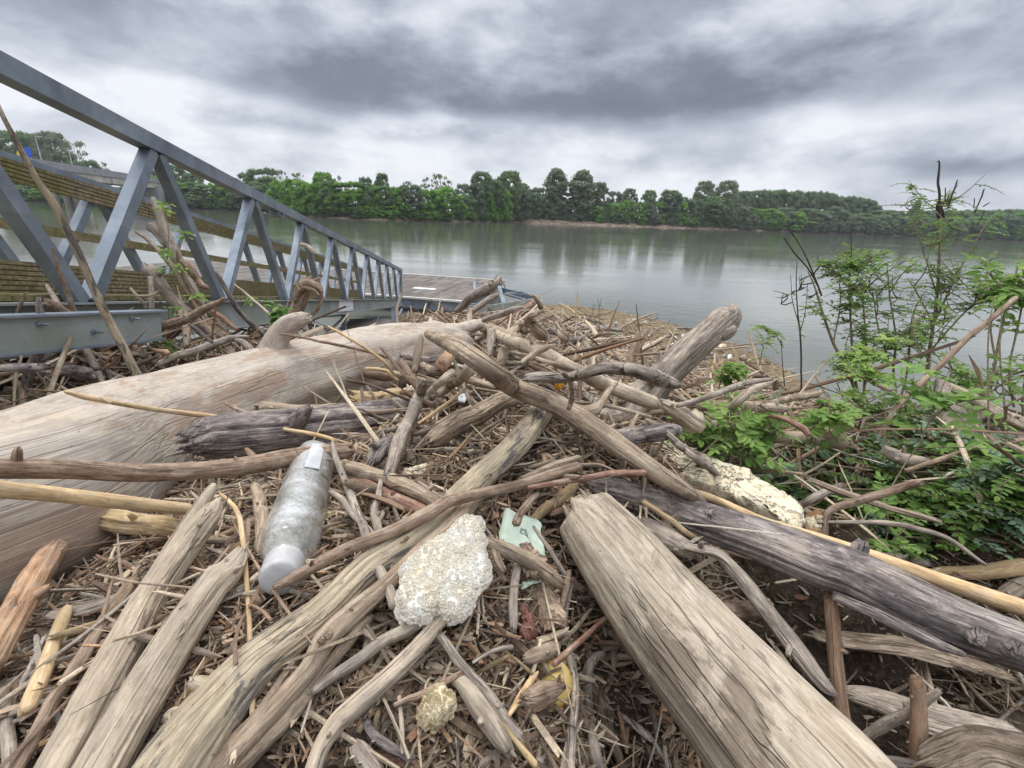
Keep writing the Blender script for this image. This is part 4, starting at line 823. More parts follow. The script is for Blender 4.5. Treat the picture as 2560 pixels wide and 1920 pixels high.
L('branch', 'orange', 'V', '1979 1462 25 .93; 1984 1520 29 .93; 1986 1590 32 .92; 1986 1660 33 .92; 1988 1800 33 .92', 'short upright orange tipped pole right of the hollow', rough=.04, jag=.15)
L('branch', 'grey', 'T16', '740 1490 60 1.0; 850 1390 80 .99; 1000 1290 95 .97; 1130 1220 90 .96; 1300 1120 85 .95; 1480 990 60 .94', 'knotty grey branch slanting across the dark hollow')
L('driftwood_log', 'grey', 'T16', '700 1010 160 1.18; 1000 1090 250 1.15; 1400 1240 330 1.1; 1800 1340 340 1.08; 2200 1420 320 1.06', 'shaded grey board at the bottom of the dark hollow', rough=.2, flat=.3, stubs=0, step=.3, ridge=.1)
L('driftwood_log', 'brown', 'T14', '1810 290 120 .98; 1900 300 165 1.0; 2050 290 160 1.06; 2200 250 140 1.15', 'cut brown log end peeping out in the hollow beside the white trunk')
L('plank', 'bark', 'T16', '1380 1640 240 .86; 1600 1560 320 .85; 1850 1480 360 .84; 2150 1560 420 .82; 2400 1620 420 .80', 'crumbling brown bark lump in the bottom right corner', rough=.5, jag=1, ridge=.3, flat=.45, step=.15, stubs=0)
L('branch', 'grey', 'T16', '800 1590 90 .95; 1000 1610 110 .93; 1200 1640 110 .91; 1400 1680 110 .9', 'grey branch along the bottom edge under the upright poles')
L('branch', 'orange', 'T9', '570 1290 110; 500 1400 150; 400 1530 185; 300 1680 205; 200 1850 225; 60 2080 245; -60 2300 250; -160 2500 240', 'peeling orange brown log going down the left edge', .06, rough=.16, ridge=.08)
L('stick', 'brown', 'T10', '1170 20 110; 1040 200 110; 900 380 112; 780 580 112; 700 720 116; 560 940 116; 450 1100 116; 300 1380 118; 150 1640 120; 60 1800 120', 'brown rod lying along the left of the smooth forked log', .045, bands=[.2, .42, .7], rough=.06)
L('cane', 'cane', 'T10', '590 270 70; 540 380 100; 450 600 112; 380 800 124; 300 1000 130; 220 1180 120', 'short weathered yellow cane near the lower left edge', .06, bands=[.3, .6], rough=.05)
L('plank', 'grey', 'T10', '410 330 90; 550 310 150; 750 270 190; 950 210 180; 1080 130 120', 'smooth grey flat piece of wood behind the brown rod', .03, rough=.2, flat=.35, stubs=0)
L('branch', 'bark', 'T10', '400 430 60; 560 440 90; 720 420 90; 860 380 60', 'reddish tan stub below the smooth grey flat piece', .0)
L('stick', 'grey', 'T10', '60 950 100; 250 880 110; 450 810 110; 680 740 100', 'tan stick lying level behind the weathered yellow cane', .0)
L('stick', 'grey', 'T10', '20 980 80; 50 1150 90; 70 1400 100; 80 1659 100; 80 1850 100', 'upright grey stick at the lower left corner', .03)
L('stick', 'grey', 'T10', '80 1200 40; 200 1150 44; 330 1100 44; 460 1060 40', 'thin grey stick tucked between the left corner stick and brown rod', .06)
L('driftwood_log', 'red', 'T10', '1300 1100 200; 1450 1000 240; 1650 800 200; 1900 650 160; 2100 540 110', 'dark reddish flat log half hidden behind the cracked pale log', .0, rough=.16)
L('stick', 'grey', 'T12', '150 860 60; 260 800 70; 380 730 72; 520 640 60', 'short grey stick beside the mottled log near the bottom', .02)
L('branch', 'bark', 'T13', '90 840 60; 160 890 100; 300 950 125; 420 1010 122; 550 1080 124; 660 1160 120; 770 1250 90', 'stout tan branch lying below the green wrapper', .07, extra=[('T13', '190 950 70; 230 1050 74; 280 1140 60')])
L('branch', 'brown', 'T13', '570 470 50; 520 510 64; 470 580 72; 420 640 72; 385 710 76; 370 730 60', 'short knobbed branch resting on the green wrapper', .09, extra=[('T13', '480 500 30; 540 400 30; 560 370 20')])
L('twig', 'grey', 'T13', '530 740 24; 600 850 36; 680 960 42; 740 1060 42; 810 1170 40', 'thin grey twig crossing the right side of the green wrapper', .09)
L('stick', 'grey', 'T13', '400 1060 76; 370 1200 82; 350 1350 82; 355 1500 84; 365 1650 70', 'rough grey stick standing below the green wrapper', .04)
L('stick', 'brown', 'T13', '840 1130 56; 815 1250 60; 790 1370 62; 770 1460 54', 'brown stick along the left flank of the white trunk', .06)
L('stick', 'grey', 'T13', '865 1240 36; 830 1380 44; 800 1520 52; 790 1700 50', 'grey stick parallel to the white trunk flank', .05)
L('branch', 'grey', 'T12', '1545 470 60; 1640 580 76; 1750 730 84; 1880 880 90; 2000 1010 94; 2120 1180 94; 2300 1400 90', 'slim grey branch slanting down right below the foam lump', .05)
L('stick', 'white', 'T12', '1700 890 90; 1780 930 130; 1880 1060 160; 1980 1200 175; 2100 1380 165; 2200 1520 100', 'pale splintered piece of wood between two slim sticks at the bottom', .04, jag=1.2)
L('stick', 'brown', 'T12', '1190 1120 40; 1300 1070 50; 1400 1040 60; 1560 950 54; 1780 840 50', 'dark brown twig above the small cream foam piece', .06)
L('twig', 'grey', 'T12', '1870 750 30; 1960 690 36; 2080 635 40; 2220 610 40', 'thin curved grey twig right of the slim grey branch', .05)
L('stick', 'red', 'T14', '900 285 30; 800 370 40; 700 460 44; 600 550 48; 500 640 50; 360 770 54', 'reddish twig leaning on the flank of the massive white trunk', .16)
L('branch', 'grey', 'T14', '800 665 50; 730 700 76; 670 780 88; 650 900 84; 650 1050 84; 670 1250 92; 710 1450 96; 760 1700 100', 'bent grey branch hooked at the top beside the white trunk', .06)
L('branch', 'grey', 'T14', '490 590 50; 500 720 66; 530 850 76; 545 980 76; 540 1150 74; 520 1350 76; 510 1500 78; 500 1720 80', 'straight thin grey branch right of the yellow ball', .07)
L('driftwood_log', 'brown', 'T14', '90 1060 110; 180 1040 160; 280 1000 170; 400 960 120', 'blocky brown piece of wood lying over the yellow ball', .09, jag=1.3, rough=.3, ridge=.15)
L('stick', 'cane', 'T14', '-30 1210 34; 60 1060 60; 150 930 64; 225 830 24', 'pale sharp splinter left of the yellow ball', .08)
L('stick', 'bark', 'T14', '110 720 80; 200 690 120; 300 650 130; 400 600 90', 'small tan block of wood above the yellow ball', .05)
L('branch', 'bark', 'T14', '680 960 80; 760 1100 130; 810 1250 110; 860 1400 100; 930 1600 80', 'tan splintered branch between grey branch and white trunk', .03)
L('stick', 'grey', 'T12', '850 1450 110; 920 1540 150; 1000 1659 160; 1060 1750 150', 'blunt grey stick end at the bottom edge', .04)
L('branch', 'dark', 'T12', '940 1230 70; 1020 1370 85; 1120 1450 85; 1260 1530 80; 1350 1600 70', 'dark bent stick above the bottom edge', .02)
L('stick', 'pale', 'T12', '1240 1030 34; 1250 1200 40; 1262 1400 42; 1270 1540 38', 'straight straw coloured stick near the bottom', .05)
L('twig', 'pale', 'T12', '1100 1060 24; 1160 1180 26; 1240 1370 30; 1320 1580 36', 'thin straw coloured twig crossing the straight straw stick', .06)
L('stick', 'cane', 'T12', '2030 1140 40; 2150 1310 50; 2260 1440 56; 2420 1640 60', 'pale yellow sliver beside the splintered piece of wood', .05)
L('stick', 'orange', 'T14', '920 1170 30; 950 1280 52; 970 1400 60; 980 1490 46', 'small orange stick at the foot of the white trunk', .02)
L('branch', 'bark', 'T11', '-10 560 70; 20 650 95; 40 800 112; 50 950 112; 50 1100 108; 60 1150 80', 'short upright bark covered stick left of the bottle', .05, rough=.2)
L('cane', 'cane', 'V', '475 1066 6; 497 1085 9; 515 1112 11; 524 1160 11; 530 1220 10; 536 1300 10; 541 1400 11; 545 1480 12; 545 1545 12', 'thin hooked cane standing left of the bottle', .07, bands=[.25, .6], rough=.03)
L('cane', 'cane', 'V', '140 846 8 1.08; 180 858 11 1.12; 238 868 11 1.18; 325 883 11 1.3; 438 897 11 1.42; 500 905 9 1.46; 553 917 9 1.49; 620 928 9 1.46; 678 938 9 1.43; 740 955 8 1.41; 805 979 6 1.4', 'long thin yellow cane lying across the huge pale trunk', bands=[.15, .4, .7], rough=.03, wob=.1, extra=[('V', '214 858 6 1.15; 240 871 7 1.17')])
L('branch', 'mottled', 'V', '-10 215 8 1.5; 10 258 9 1.52; 40 315 10 1.58; 75 380 12 1.65; 118 445 15 1.72; 155 515 15 1.8; 178 565 15 1.85; 197 610 15 1.9; 220 660 17 1.95; 240 700 16 2.0; 268 755 16 2.05; 290 800 17 2.1; 310 840 17 2.15', 'long curved bare pole leaning up in front of the gangway', rough=.07, wob=.08)
L('stick', 'bark', 'V', '103 866 10 1.9; 120 810 11 1.95; 135 772 11 2.0; 153 727 7 2.05', 'short pale stick leaning behind the pale trunk at the left')
L('stick', 'brown', 'V', '488 872 8 1.72; 510 883 9 1.68; 550 905 11 1.62; 552 908 6 1.6', 'small dark twig on the top of the huge pale trunk')
L('twig', 'cane', 'T6', '620 400 20 2.1; 750 470 24 2.1; 900 560 26 2.1; 1020 640 28 2.12; 1130 730 28 2.15; 1200 830 24 2.2', 'thin tan stem lying on the right part of the pale trunk')
L('twig', 'brown', 'T6', '200 465 18 2.0; 400 495 24 2.05; 600 540 26 2.1; 800 580 26 2.2; 1050 640 26 2.3; 1170 690 20 2.4; 1240 740 14 2.45', 'long thin brown twig lying across the pale trunk top')
L('driftwood_log', 'bark', 'T6', '20 1110 120 1.75; 120 1110 120 1.78; 300 1130 110 1.82; 500 1120 90 1.88; 700 1100 80 1.95; 880 1100 60 2.0', 'short log with birch white bark between pale trunk and dark log', rough=.16)
L('driftwood_log', 'ochre', 'T6', '870 1020 120 2.05; 950 1050 200 2.05; 1060 1040 180 2.08; 1150 1000 150 2.12; 1270 985 120 2.16', 'rotten hollow ended ochre log beside the white foam bit', jag=1.6, rough=.35, ridge=.15)
L('driftwood_log', 'brown', 'T6', '940 800 110 2.4; 1030 815 100 2.4; 1120 840 80 2.42; 1180 850 50 2.45', 'hollow brown stub on the lower side of the pale trunk', rough=.3)
L('stick', 'cane', 'T6', '945 768 26 2.32; 1050 770 34 2.3; 1140 790 32 2.3; 1175 830 28 2.3; 1235 870 14 2.3', 'curled pale root above the hollow brown stub')
L('stick', 'dark', 'T6', '1250 650 50 2.7; 1380 680 60 2.65; 1500 690 60 2.6; 1600 660 50 2.6', 'dark hollow tube sticking out near the end of the pale trunk')
L('branch', 'bark', 'T6', '1430 480 50 2.35; 1410 580 64 2.32; 1390 700 66 2.3; 1370 800 60 2.28', 'short upright pale stick at the end of the huge trunk')
L('branch', 'brown', 'T6', '1260 700 60 2.2; 1300 780 70 2.18; 1350 860 74 2.16; 1390 930 70 2.14', 'brown stick slanting at the trunk end')
L('branch', 'orange', 'T6', '1680 620 90; 1640 680 120; 1600 740 110', 'short orange brown block under the long diagonal log', .05)
L('branch', 'bark', 'T6', '1400 710 50; 1500 770 70; 1620 800 80; 1740 830 70; 1900 880 70; 2060 930 50', 'tan branch running under the long diagonal log', .04)
L('stick', 'pale', 'T6', '1500 970 50; 1600 880 66; 1700 790 60', 'short thick pale stick under the diagonal log', .09)
L('branch', 'bark', 'T6', '1560 990 70; 1700 900 90; 1800 820 100; 1880 750 80', 'broad tan split branch under the diagonal log', .06)
L('stick', 'grey', 'T6', '1820 720 50 1.95; 1800 850 60 1.9; 1780 980 66 1.85; 1770 1060 50 1.82', 'short upright grey stick leaning on the diagonal log')
L('stick', 'cane', 'T6', '1400 1240 22; 1520 1160 28; 1650 1070 30; 1820 930 22', 'thin yellow reed pointing to the diagonal log', .1)
L('branch', 'bark', 'T6', '1960 410 80; 2050 440 110; 2150 480 110; 2260 530 120', 'rounded pale log end behind the diagonal log', .05)
L('branch', 'grey', 'T6', '2030 430 70 3.1; 2040 520 90 3.05; 2030 600 90 3.0; 2000 680 90 2.95', 'upright pale stump branch behind the diagonal log')
L('branch', 'pale', 'A', '1450 830 20 2.9; 1420 920 90 2.88; 1400 1050 110 2.85; 1370 1180 120 2.82; 1350 1260 90 2.8', 'standing split slab of pale wood in the centre distance', jag=1.2, rough=.2)
L('branch', 'bark', 'A', '1640 870 90 3.3; 1560 830 80 3.3; 1500 860 110 3.2; 1460 920 110 3.1; 1430 1000 70 3.0', 'hooked pale root above the standing split slab', extra=[('A', '1530 820 80 3.3; 1640 800 66 3.35; 1740 790 50 3.4; 1840 780 24 3.5')])
L('branch', 'bark', 'A', '1590 800 60; 1660 730 70; 1740 660 80; 1810 620 60', 'pale short log in the distance below the deflector frame', .08)
L('branch', 'brown', 'A', '1810 610 60; 1790 540 60; 1740 470 50; 1700 455 40', 'hooked root clinging to the tip of the steel frame', .35)
L('branch', 'grey', 'A', '1140 740 60; 1250 700 70; 1400 660 70; 1500 610 66; 1590 595 40', 'long grey log just in front of the steel frame', .12)
L('branch', 'bark', 'A', '1580 1250 60; 1660 1180 76; 1760 1100 90; 1850 1060 80; 1975 1030 30', 'grey tan broken branch pointing right in the middle distance', .12)
L('branch', 'bark', 'A', '1460 1100 34; 1700 1160 44; 1950 1240 60; 2200 1320 70', 'flat brown stick running parallel to the long pale pole', .10)
L('branch', 'bark', 'T7', '380 300 30; 420 380 60; 450 420 80; 480 450 40', 'pale splintered stick on the straw raft', .1, jag=1.2)
L('branch', 'brown', 'T7', '190 330 100; 230 380 110; 270 430 100', 'short brown stump lying on the raft left part', .08)
L('stick', 'brown', 'T7', '700 430 30; 780 400 34; 890 390 24', 'short brown stick lying on the straw raft', .08)
L('stick', 'bark', 'T7', '775 485 14; 860 430 18; 945 390 12', 'thin pale stick leaning on the straw raft', .1)
L('stick', 'brown', 'T7', '1280 525 20; 1400 530 22; 1530 535 18', 'straight stick across the raft left of the rearing trunk', .06)
L('stick', 'brown', 'T7', '1080 580 20; 1250 565 24; 1400 550 18', 'second straight stick across the raft below the first', .06)
L('branch', 'dark', 'T7', '1415 345 14; 1560 352 18; 1690 356 14', 'dark stick at the water edge of the raft', .05)
L('twig', 'dark', 'T7', '755 340 8 7.4; 756 200 9 7.5; 745 110 6 7.55; 737 60 4 7.6', 'thin dark twig standing up from the raft against the water', extra=[('T7', '757 170 5 7.5; 768 120 5 7.5; 772 85 3 7.5'), ('T7', '700 250 5 7.5; 700 170 5 7.5; 707 120 3 7.5'), ('T7', '720 160 4 7.5; 722 130 3 7.5')])
L('twig', 'dark', 'T7', '650 270 10; 700 290 12; 760 300 12; 805 330 8', 'dark curved twig lying on the far part of the raft', .3)
L('stick', 'dark', 'T7', '430 300 12; 490 270 12; 550 240 8', 'small dark stick on the far part of the raft', .3)
# broken, rooted stumps standing before the pontoon
L('tree_stump', 'grey', 'A', '830 640 50 7.6; 900 580 80 7.5; 1000 480 100 7.3; 1100 420 110 7.2; 1200 380 120 7.1; 1280 330 80 7.0; 1330 270 50 7.0; 1350 235 26 7.0', 'twisted rooty stump reared up in front of the pontoon corner', rough=.3, ridge=.15, jag=1, extra=[('A', '1010 640 70 6.9; 1100 570 76 6.9; 1200 500 66 6.95; 1320 440 50 7.0'), ('A', '1240 330 26 7.1; 1225 280 20 7.1; 1250 285 14 7.1'), ('A', '1270 310 22 7.1; 1280 260 22 7.1; 1305 212 10 7.1'), ('A', '1340 270 22 7.; 1370 300 22 7.; 1400 370 14 7.'), ('A', '1200 400 90 7.1; 1260 430 80 7.1; 1310 400 50 7.1')])
L('tree_stump', 'bark', 'A', '1000 940 90 4.4; 990 830 80 4.5; 985 720 66 4.6; 990 620 46 4.7; 985 590 20 4.7', 'upright silvery stake in front of the rooty stump', rough=.2)
L('tree_stump', 'brown', 'V', '618 705 22 3.1; 640 670 28 3.1; 655 640 28 3.08; 668 618 24 3.05', 'brown upright branch with a frayed bark cap beside the gangway', rough=.2, extra=[('V', '636 652 12 3.05; 646 626 18 3.03; 664 613 20 3.0; 686 619 16 2.98; 698 632 4 2.96'), ('V', '640 640 8 3.03; 655 622 10 3.; 678 626 8 2.98; 690 638 3 2.96'), ('V', '652 622 12 3.; 666 604 9 3.; 672 596 4 3.'), ('V', '664 615 8 3.; 682 605 7 3.; 692 600 3 3.'), ('V', '648 630 7 3.; 640 612 5 3.; 644 602 2 3.'), ('V', '664 690 7 3.1; 688 664 9 3.06; 694 640 8 3.03; 690 622 7 3.')])
L('twig', 'pale', 'B', '1080 580 20 3.; 1220 690 30 2.95; 1380 830 34 2.9; 1550 980 32 2.86; 1700 1090 26 2.8', 'thin pale twig slanting down before the gangway beam')
L('twig', 'dark', 'V', '601 740 5 3.6; 603 700 6 3.6; 604 660 5 3.6', 'small dark stem standing below the gangway beam')
# tangle of branches under and beside the gangway
L('branch', 'brown', 'V', '60 815 24 2.7; 130 790 30 2.7; 210 760 28 2.7; 262 733 25 2.65; 330 710 22 2.6; 400 690 18 2.55; 440 668 17 2.5; 475 652 12 2.45; 485 645 8 2.4', 'long dark branch with a peeled pale middle crossing the end of the short steel beam')
L('branch', 'grey', 'V', '330 428 10 3.; 342 460 18 3.; 358 505 20 3.; 378 540 22 3.02; 400 600 24 3.05; 430 670 26 3.1; 465 720 26 3.1; 500 770 26 3.1; 530 790 24 3.1', 'leaning grey branch of the leafy tangle beside the gangway', rough=.25, wob=.25, extra=[('V', '320 492 18 3.; 338 496 24 3.; 350 512 22 3.; 362 530 18 3.'), ('B', '1960 60 50 3.; 2050 90 60 3.; 2150 200 60 3.')])
L('branch', 'bark', 'V', '293 500 6 2.9; 315 515 8 2.9; 345 545 9 2.9; 375 580 12 2.95; 400 620 14 3.; 430 680 16 3.05', 'thin bare branch with a dry tip beside the gangway')
L('branch', 'grey', 'V', '314 576 24 2.8; 330 590 26 2.82; 345 610 26 2.85; 375 650 24 2.9; 420 690 22 2.95; 470 730 20 3.', 'knobby olive branch sticking up beside the gangway', rough=.3, extra=[('B', '100 420 60 2.8; 90 520 60 2.85; 130 600 40 2.85')])
L('branch', 'brown', 'B', '390 260 70 2.9; 450 340 110 2.9; 520 430 110 2.92; 590 520 90 2.95; 660 600 80 2.95; 740 630 60 2.95', 'thick short brown limb with a round broken end before the struts', rough=.2)
L('branch', 'bark', 'B', '330 130 40 2.8; 360 330 50 2.85; 420 500 60 2.9; 560 720 66 2.95; 680 880 70 3.; 800 1010 74 3.05; 920 1170 80 3.1; 1040 1350 80 3.15; 1180 1500 70 3.2', 'longest pale straight branch of the tangle beside the gangway')
L('branch', 'red', 'B', '780 930 60 3.; 900 1010 70 3.; 1010 1100 70 3.; 1130 1190 50 3.', 'short reddish branch in the tangle beside the gangway')
L('branch', 'grey', 'B', '80 1640 80 2.4; 300 1530 90 2.45; 500 1480 100 2.5; 700 1410 100 2.55; 900 1340 90 2.6; 1080 1290 80 2.65; 1270 1275 50 2.7', 'curved olive grey branch lying along the back of the pale trunk', extra=[('B', '1090 1310 50 2.66; 1210 1350 80 2.62; 1290 1430 90 2.6; 1340 1500 80 2.6')])
L('branch', 'bark', 'B', '400 950 120 2.9; 440 1100 110 2.85; 450 1250 80 2.8; 450 1400 60 2.75', 'thick peeling upright stem in the tangle beside the gangway', rough=.35)
L('branch', 'dark', 'B', '480 1100 40; 600 1180 50; 700 1270 50; 800 1350 44', 'dark thin branch low in the tangle', .3)
L('branch', 'orange', 'B', '0 1440 50 2.5; 100 1465 60 2.45; 190 1480 70 2.4; 215 1510 60 2.4', 'branch with a fresh orange broken end low in the tangle')
L('branch', 'orange', 'T2', '820 1640 130 2.5; 900 1500 140 2.6; 1000 1370 120 2.7; 1100 1290 80 2.8', 'smooth pinkish root behind the leaning pole')
L('branch', 'dark', 'T2', '-60 1530 70; 100 1520 74; 250 1520 76; 400 1510 60', 'dark level branch at the far left under the steel beam', .3)
L('branch', 'dark', 'T2', '300 1340 120 3.; 380 1400 150 2.95; 420 1500 140 2.9; 450 1640 100 2.8', 'dark thick stump under the steel beam at the left')
L('stick', 'grey', 'T2', '1300 730 40 2.5; 1308 860 42 2.5; 1310 1010 40 2.5', 'short upright stick standing on the steel beam end')
L('stick', 'bark', 'T2', '1125 830 22 2.45; 1190 905 28 2.45; 1240 960 28 2.48; 1275 1010 26 2.5', 'small slanting stick at the steel beam end', extra=[('T2', '1190 900 18 2.45; 1280 895 20 2.45; 1360 870 14 2.5; 1410 845 10 2.5')])
# branches among the plants on the right
L('branch', 'brown', 'V', '1780 1175 12; 1790 1108 14; 1845 1085 18; 1900 1068 18; 1950 1052 18; 1988 1042 16', 'reddish dry branch with a dead leaf lying over the low plants', .22)
L('branch', 'brown', 'V', '1880 985 7 2.0; 1920 905 10 2.0; 1965 850 12 2.0; 2030 790 12 2.0; 2090 730 12 2.0; 2140 690 11 2.0; 2195 643 11 2.0', 'long reddish branch rising to a cut end through the saplings')
L('stick', 'brown', 'V', '1955 1018 9 1.7; 2040 990 11 1.7; 2110 968 12 1.7; 2180 955 12 1.7; 2240 948 12 1.7', 'straight brown stick in front of the big slab at the right')
L('twig', 'grey', 'V', '1766 1128 8 1.35; 1850 1128 9 1.3; 1920 1130 11 1.27; 1990 1145 11 1.24; 2050 1165 10 1.22; 2130 1221 7 1.2', 'thin arched grey twig over the dark leaves at the right')
L('branch', 'bark', 'T8', '-100 960 90; 0 950 100; 200 940 110; 400 950 110; 600 990 120; 680 1010 80', 'tan log with a splintered end among the low plants', .1, jag=1.2)
L('branch', 'red', 'T8', '-20 760 30; 100 775 40; 200 810 50; 300 870 60; 350 930 50', 'curved red barked branch beside the tan log', .16)
L('branch', 'bark', 'T8', '20 655 50; 150 620 55; 300 590 60; 430 570 60', 'pale branch with a frayed end left of the plants', .14, jag=1.4)
L('branch', 'white', 'T8', '-60 680 80; 60 690 90; 160 700 60', 'thick pale log end left of the low plants', .14)
L('branch', 'grey', 'T7', '1430 1020 40; 1600 970 50; 1800 900 55; 2000 830 50; 2230 790 36', 'long slim grey branch rising to the right behind the small plant', .14)
L('branch', 'pale', 'T7', '1740 1180 60; 1860 1060 70; 1960 970 74; 2080 880 66; 2230 820 50', 'pale curved branch beside the long slim grey branch', .12)
L('branch', 'bark', 'T7', '1560 1010 90; 1750 1020 110; 1950 1030 110; 2200 1030 110', 'level tan log behind the front seedlings', .04)
L('branch', 'bark', 'T7', '1700 1130 80; 1900 1090 100; 2100 1080 100; 2300 1100 100', 'second level tan log below the first behind the seedlings', .03)
L('branch', 'grey', 'T7', '1380 1300 60; 1480 1380 70; 1600 1470 76; 1750 1590 76', 'grey branch running beside the yellow foam slab', .07)
L('branch', 'grey', 'T8', '250 1560 60; 450 1440 70; 650 1370 76; 860 1310 60', 'grey branch lying in the shaded low leaves', .04)
L('branch', 'grey', 'T8', '1000 1050 90; 1150 1130 120; 1300 1160 100; 1400 1150 60', 'flaky grey log behind the low leaves', .1, rough=.3)
L('driftwood_log', 'grey', 'T15', '1000 660 60; 1150 680 90; 1300 700 100; 1410 720 70', 'grey squared log end just above the yellow cane', .03, rough=.2)
# loose sticks of middle size, each lying on the litter
rs = random.Random(11); rngs = np.random.default_rng(11)
SM = []
for k in range(20):
    g = Geo(); n = 4; P = np.array([[x, rngs.normal(0, .028), rngs.normal(0, .02)] for x in np.linspace(-.5, .5, n)]); R = np.array([.02, .026, .024, .014])*rngs.uniform(.7, 1.6)
    if k % 5 == 4: R *= 1.8
    tube(g, P, R, 300+k, 9, .18, .25, 1.4, maxr=26, step=1.3)
    if k % 3 == 0: tube(g, [P[1], P[1]+[.12, .10, .05], P[1]+[.2, .2, .06]], [.013, .010, .004], k, 6, .1, .2, .3, maxr=8)
    o = g.build('s', MT['bark'], origin=np.zeros(3)); o.data.materials.clear(); SM.append(o.data); bpy.data.objects.remove(o)
_sm = {}
ZN = [((0, 560), (1040, 1659), .95, 'beside the pale logs at the lower left'), ((560, 1150), (1100, 1330), 1.0, 'around the bottle and the foam lump'), ((560, 1180), (1330, 1659), .8, 'in the wood chips at the bottom centre'),
      ((1180, 1480), (1050, 1659), .9, 'along the left flank of the white trunk'), ((640, 1250), (870, 1080), 1.4, 'in the middle of the pile below the diagonal log'), ((1000, 1600), (760, 900), 2.5, 'around the arched branch in the middle distance'),
      ((900, 1300), (690, 770), 6, 'on the far part of the pile before the pontoon'), ((1500, 2212), (880, 1050), 1.8, 'under the green plants on the right'), ((1650, 2212), (1250, 1659), 1.0, 'in the hollow at the lower right'),
      ((0, 620), (775, 880), 2.8, 'in the dark tangle below the gangway'), ((1250, 1640), (700, 820), 7, 'on the straw covered raft')]
CNT = [18, 16, 30, 16, 34, 44, 40, 26, 20, 46, 18]
WN = {'grey': 'grey', 'bark': 'tan', 'brown': 'brown', 'pale': 'pale', 'dark': 'dark', 'ochre': 'straw coloured', 'red': 'reddish'}
for (ur, vr, dd, wh), cnt in zip(ZN, CNT):
    for i in range(cnt):
        u_, v_ = rs.uniform(*ur), rs.uniform(*vr); d = hit(u_, v_)
        if d > 16: continue
        p = un(u_, v_, d); p[2] = tz(np.array([p[0]]), np.array([p[1]]))[0]
        if p[2] < .03: continue
        ln = rs.uniform(70, 190)*d/FPX*(1 if d < 3 else .8); mk = rs.choice(['grey', 'bark', 'bark', 'brown', 'pale', 'grey', 'dark', 'ochre', 'red'] if wh.find('tangle') < 0 else ['grey', 'brown', 'dark', 'brown'])
        if 'tangle' in wh: ln *= 1.7
        me = SM[rs.randrange(20)]; key = (me.name, mk)
        if key not in _sm: m2 = me.copy(); m2.materials.append(MT[mk]); _sm[key] = m2
        o = bpy.data.objects.new('loose_stick', _sm[key]); COL.objects.link(o)
        th_ = rs.uniform(.55, 1.1); sc = ln; o.scale = (sc, sc*th_, sc*th_)
        tl = rs.gauss(0, .28) if 'tangle' not in wh else rs.gauss(.2, .6)
        o.rotation_euler = (rs.uniform(0, 6.28), tl, rs.uniform(0, 6.28)); o.location = (p[0], p[1], p[2]+ln*(.02+.35*abs(sin(tl)))+.012*min(d, 3))
        tag(o, f'{WN[mk]} loose stick {wh}', 'stick', f'{WN[mk]} loose sticks {wh}')
# ------------------------------------------------------------------ uncountable litter of chips, twigs and straw
w = NT('litter'); cc = w.attr('col').outputs['Color']; pos = w.n('ShaderNodeTexCoord').outputs['Object']
a = w.noise(pos, 180, 3, .7); c2 = w.mix(.8, cc, w.ramp(a, [(.3, .55), (.7, 1.25)]), 'MULTIPLY'); w.base(c2, .9, .15); w.bump(a, .002); litm = w.m
PALW = np.array([(.31, .225, .15), (.20, .135, .085), (.44, .34, .235), (.12, .08, .055), (.35, .285, .215), (.26, .155, .095), (.54, .43, .30), (.26, .21, .165), (.08, .058, .045), (.42, .27, .155), (.16, .11, .075)])
PALS = np.array([(.38, .30, .18), (.27, .20, .12), (.46, .38, .25), (.20, .145, .09), (.30, .26, .15), (.15, .11, .075), (.50, .43, .33), (.24, .17, .12)])
PALP = np.array([(.52, .42, .30), (.42, .33, .235), (.60, .49, .36), (.33, .26, .19), (.27, .18, .12), (.19, .13, .095), (.38, .29, .21), (.28, .20, .14), (.46, .40, .33), (.22, .17, .13)])
def prisms(g, Pn, D, S_, U_, Ln, Wn, Tn, colr, rng, bend=.15, seg=3, side=5):
    """many irregular bent tapering sticks at once"""
    n = len(Pn); ts = np.linspace(-.5, .5, seg); th = np.linspace(0, 2*pi, side, endpoint=False)
    b1 = rng.normal(0, bend, n); b2 = rng.normal(0, bend*.6, n)
    V = np.empty((n, seg, side, 3)); e0, e1 = rng.uniform(.45, 1, n), rng.uniform(.25, 1, n)
    for k, t in enumerate(ts):
        f = e0*(.5-t)+e1*(.5+t) if 0 < k < seg-1 else (e0*.7 if k == 0 else e1*.6)
        cen = Pn+D*(Ln*t)[:, None]+S_*(b1*Ln*(.25-t*t))[:, None]+U_*(b2*Ln*(.25-t*t))[:, None]
        for j, a_ in enumerate(th):
            r_ = rng.uniform(.75, 1.2, n)*f; V[:, k, j] = cen+S_*(Wn*.5*cos(a_)*r_)[:, None]+U_*(Tn*.5*sin(a_)*r_)[:, None]+D*(rng.normal(0, .03, n)*Ln*(k in (0, seg-1)))[:, None]
    base = (np.arange(n)*seg*side)[:, None]; fs = []
    for k in range(seg-1):
        for j in range(side):
            a_, b_ = k*side+j, k*side+(j+1) % side; fs.append(base+np.array([a_, b_, b_+side, a_+side])[None])
    caps = [base+np.arange(side)[::-1][None], base+(seg-1)*side+np.arange(side)[None]]
    col = np.repeat(colr, seg*side, 0)
    g.add(V.reshape(-1, 3), [np.concatenate(fs), np.concatenate(caps)], None, col)
def scatter(n, d0, d1, power, rng, kx=1.32):
    t = rng.uniform(0, 1, n)
    if abs(power) < 1e-6: d = d0*(d1/d0)**t
    else: d = (d0**power+(d1**power-d0**power)*t)**(1/power)
    x = rng.uniform(-kx, kx, n)*d*(1+.15/d); return x, d
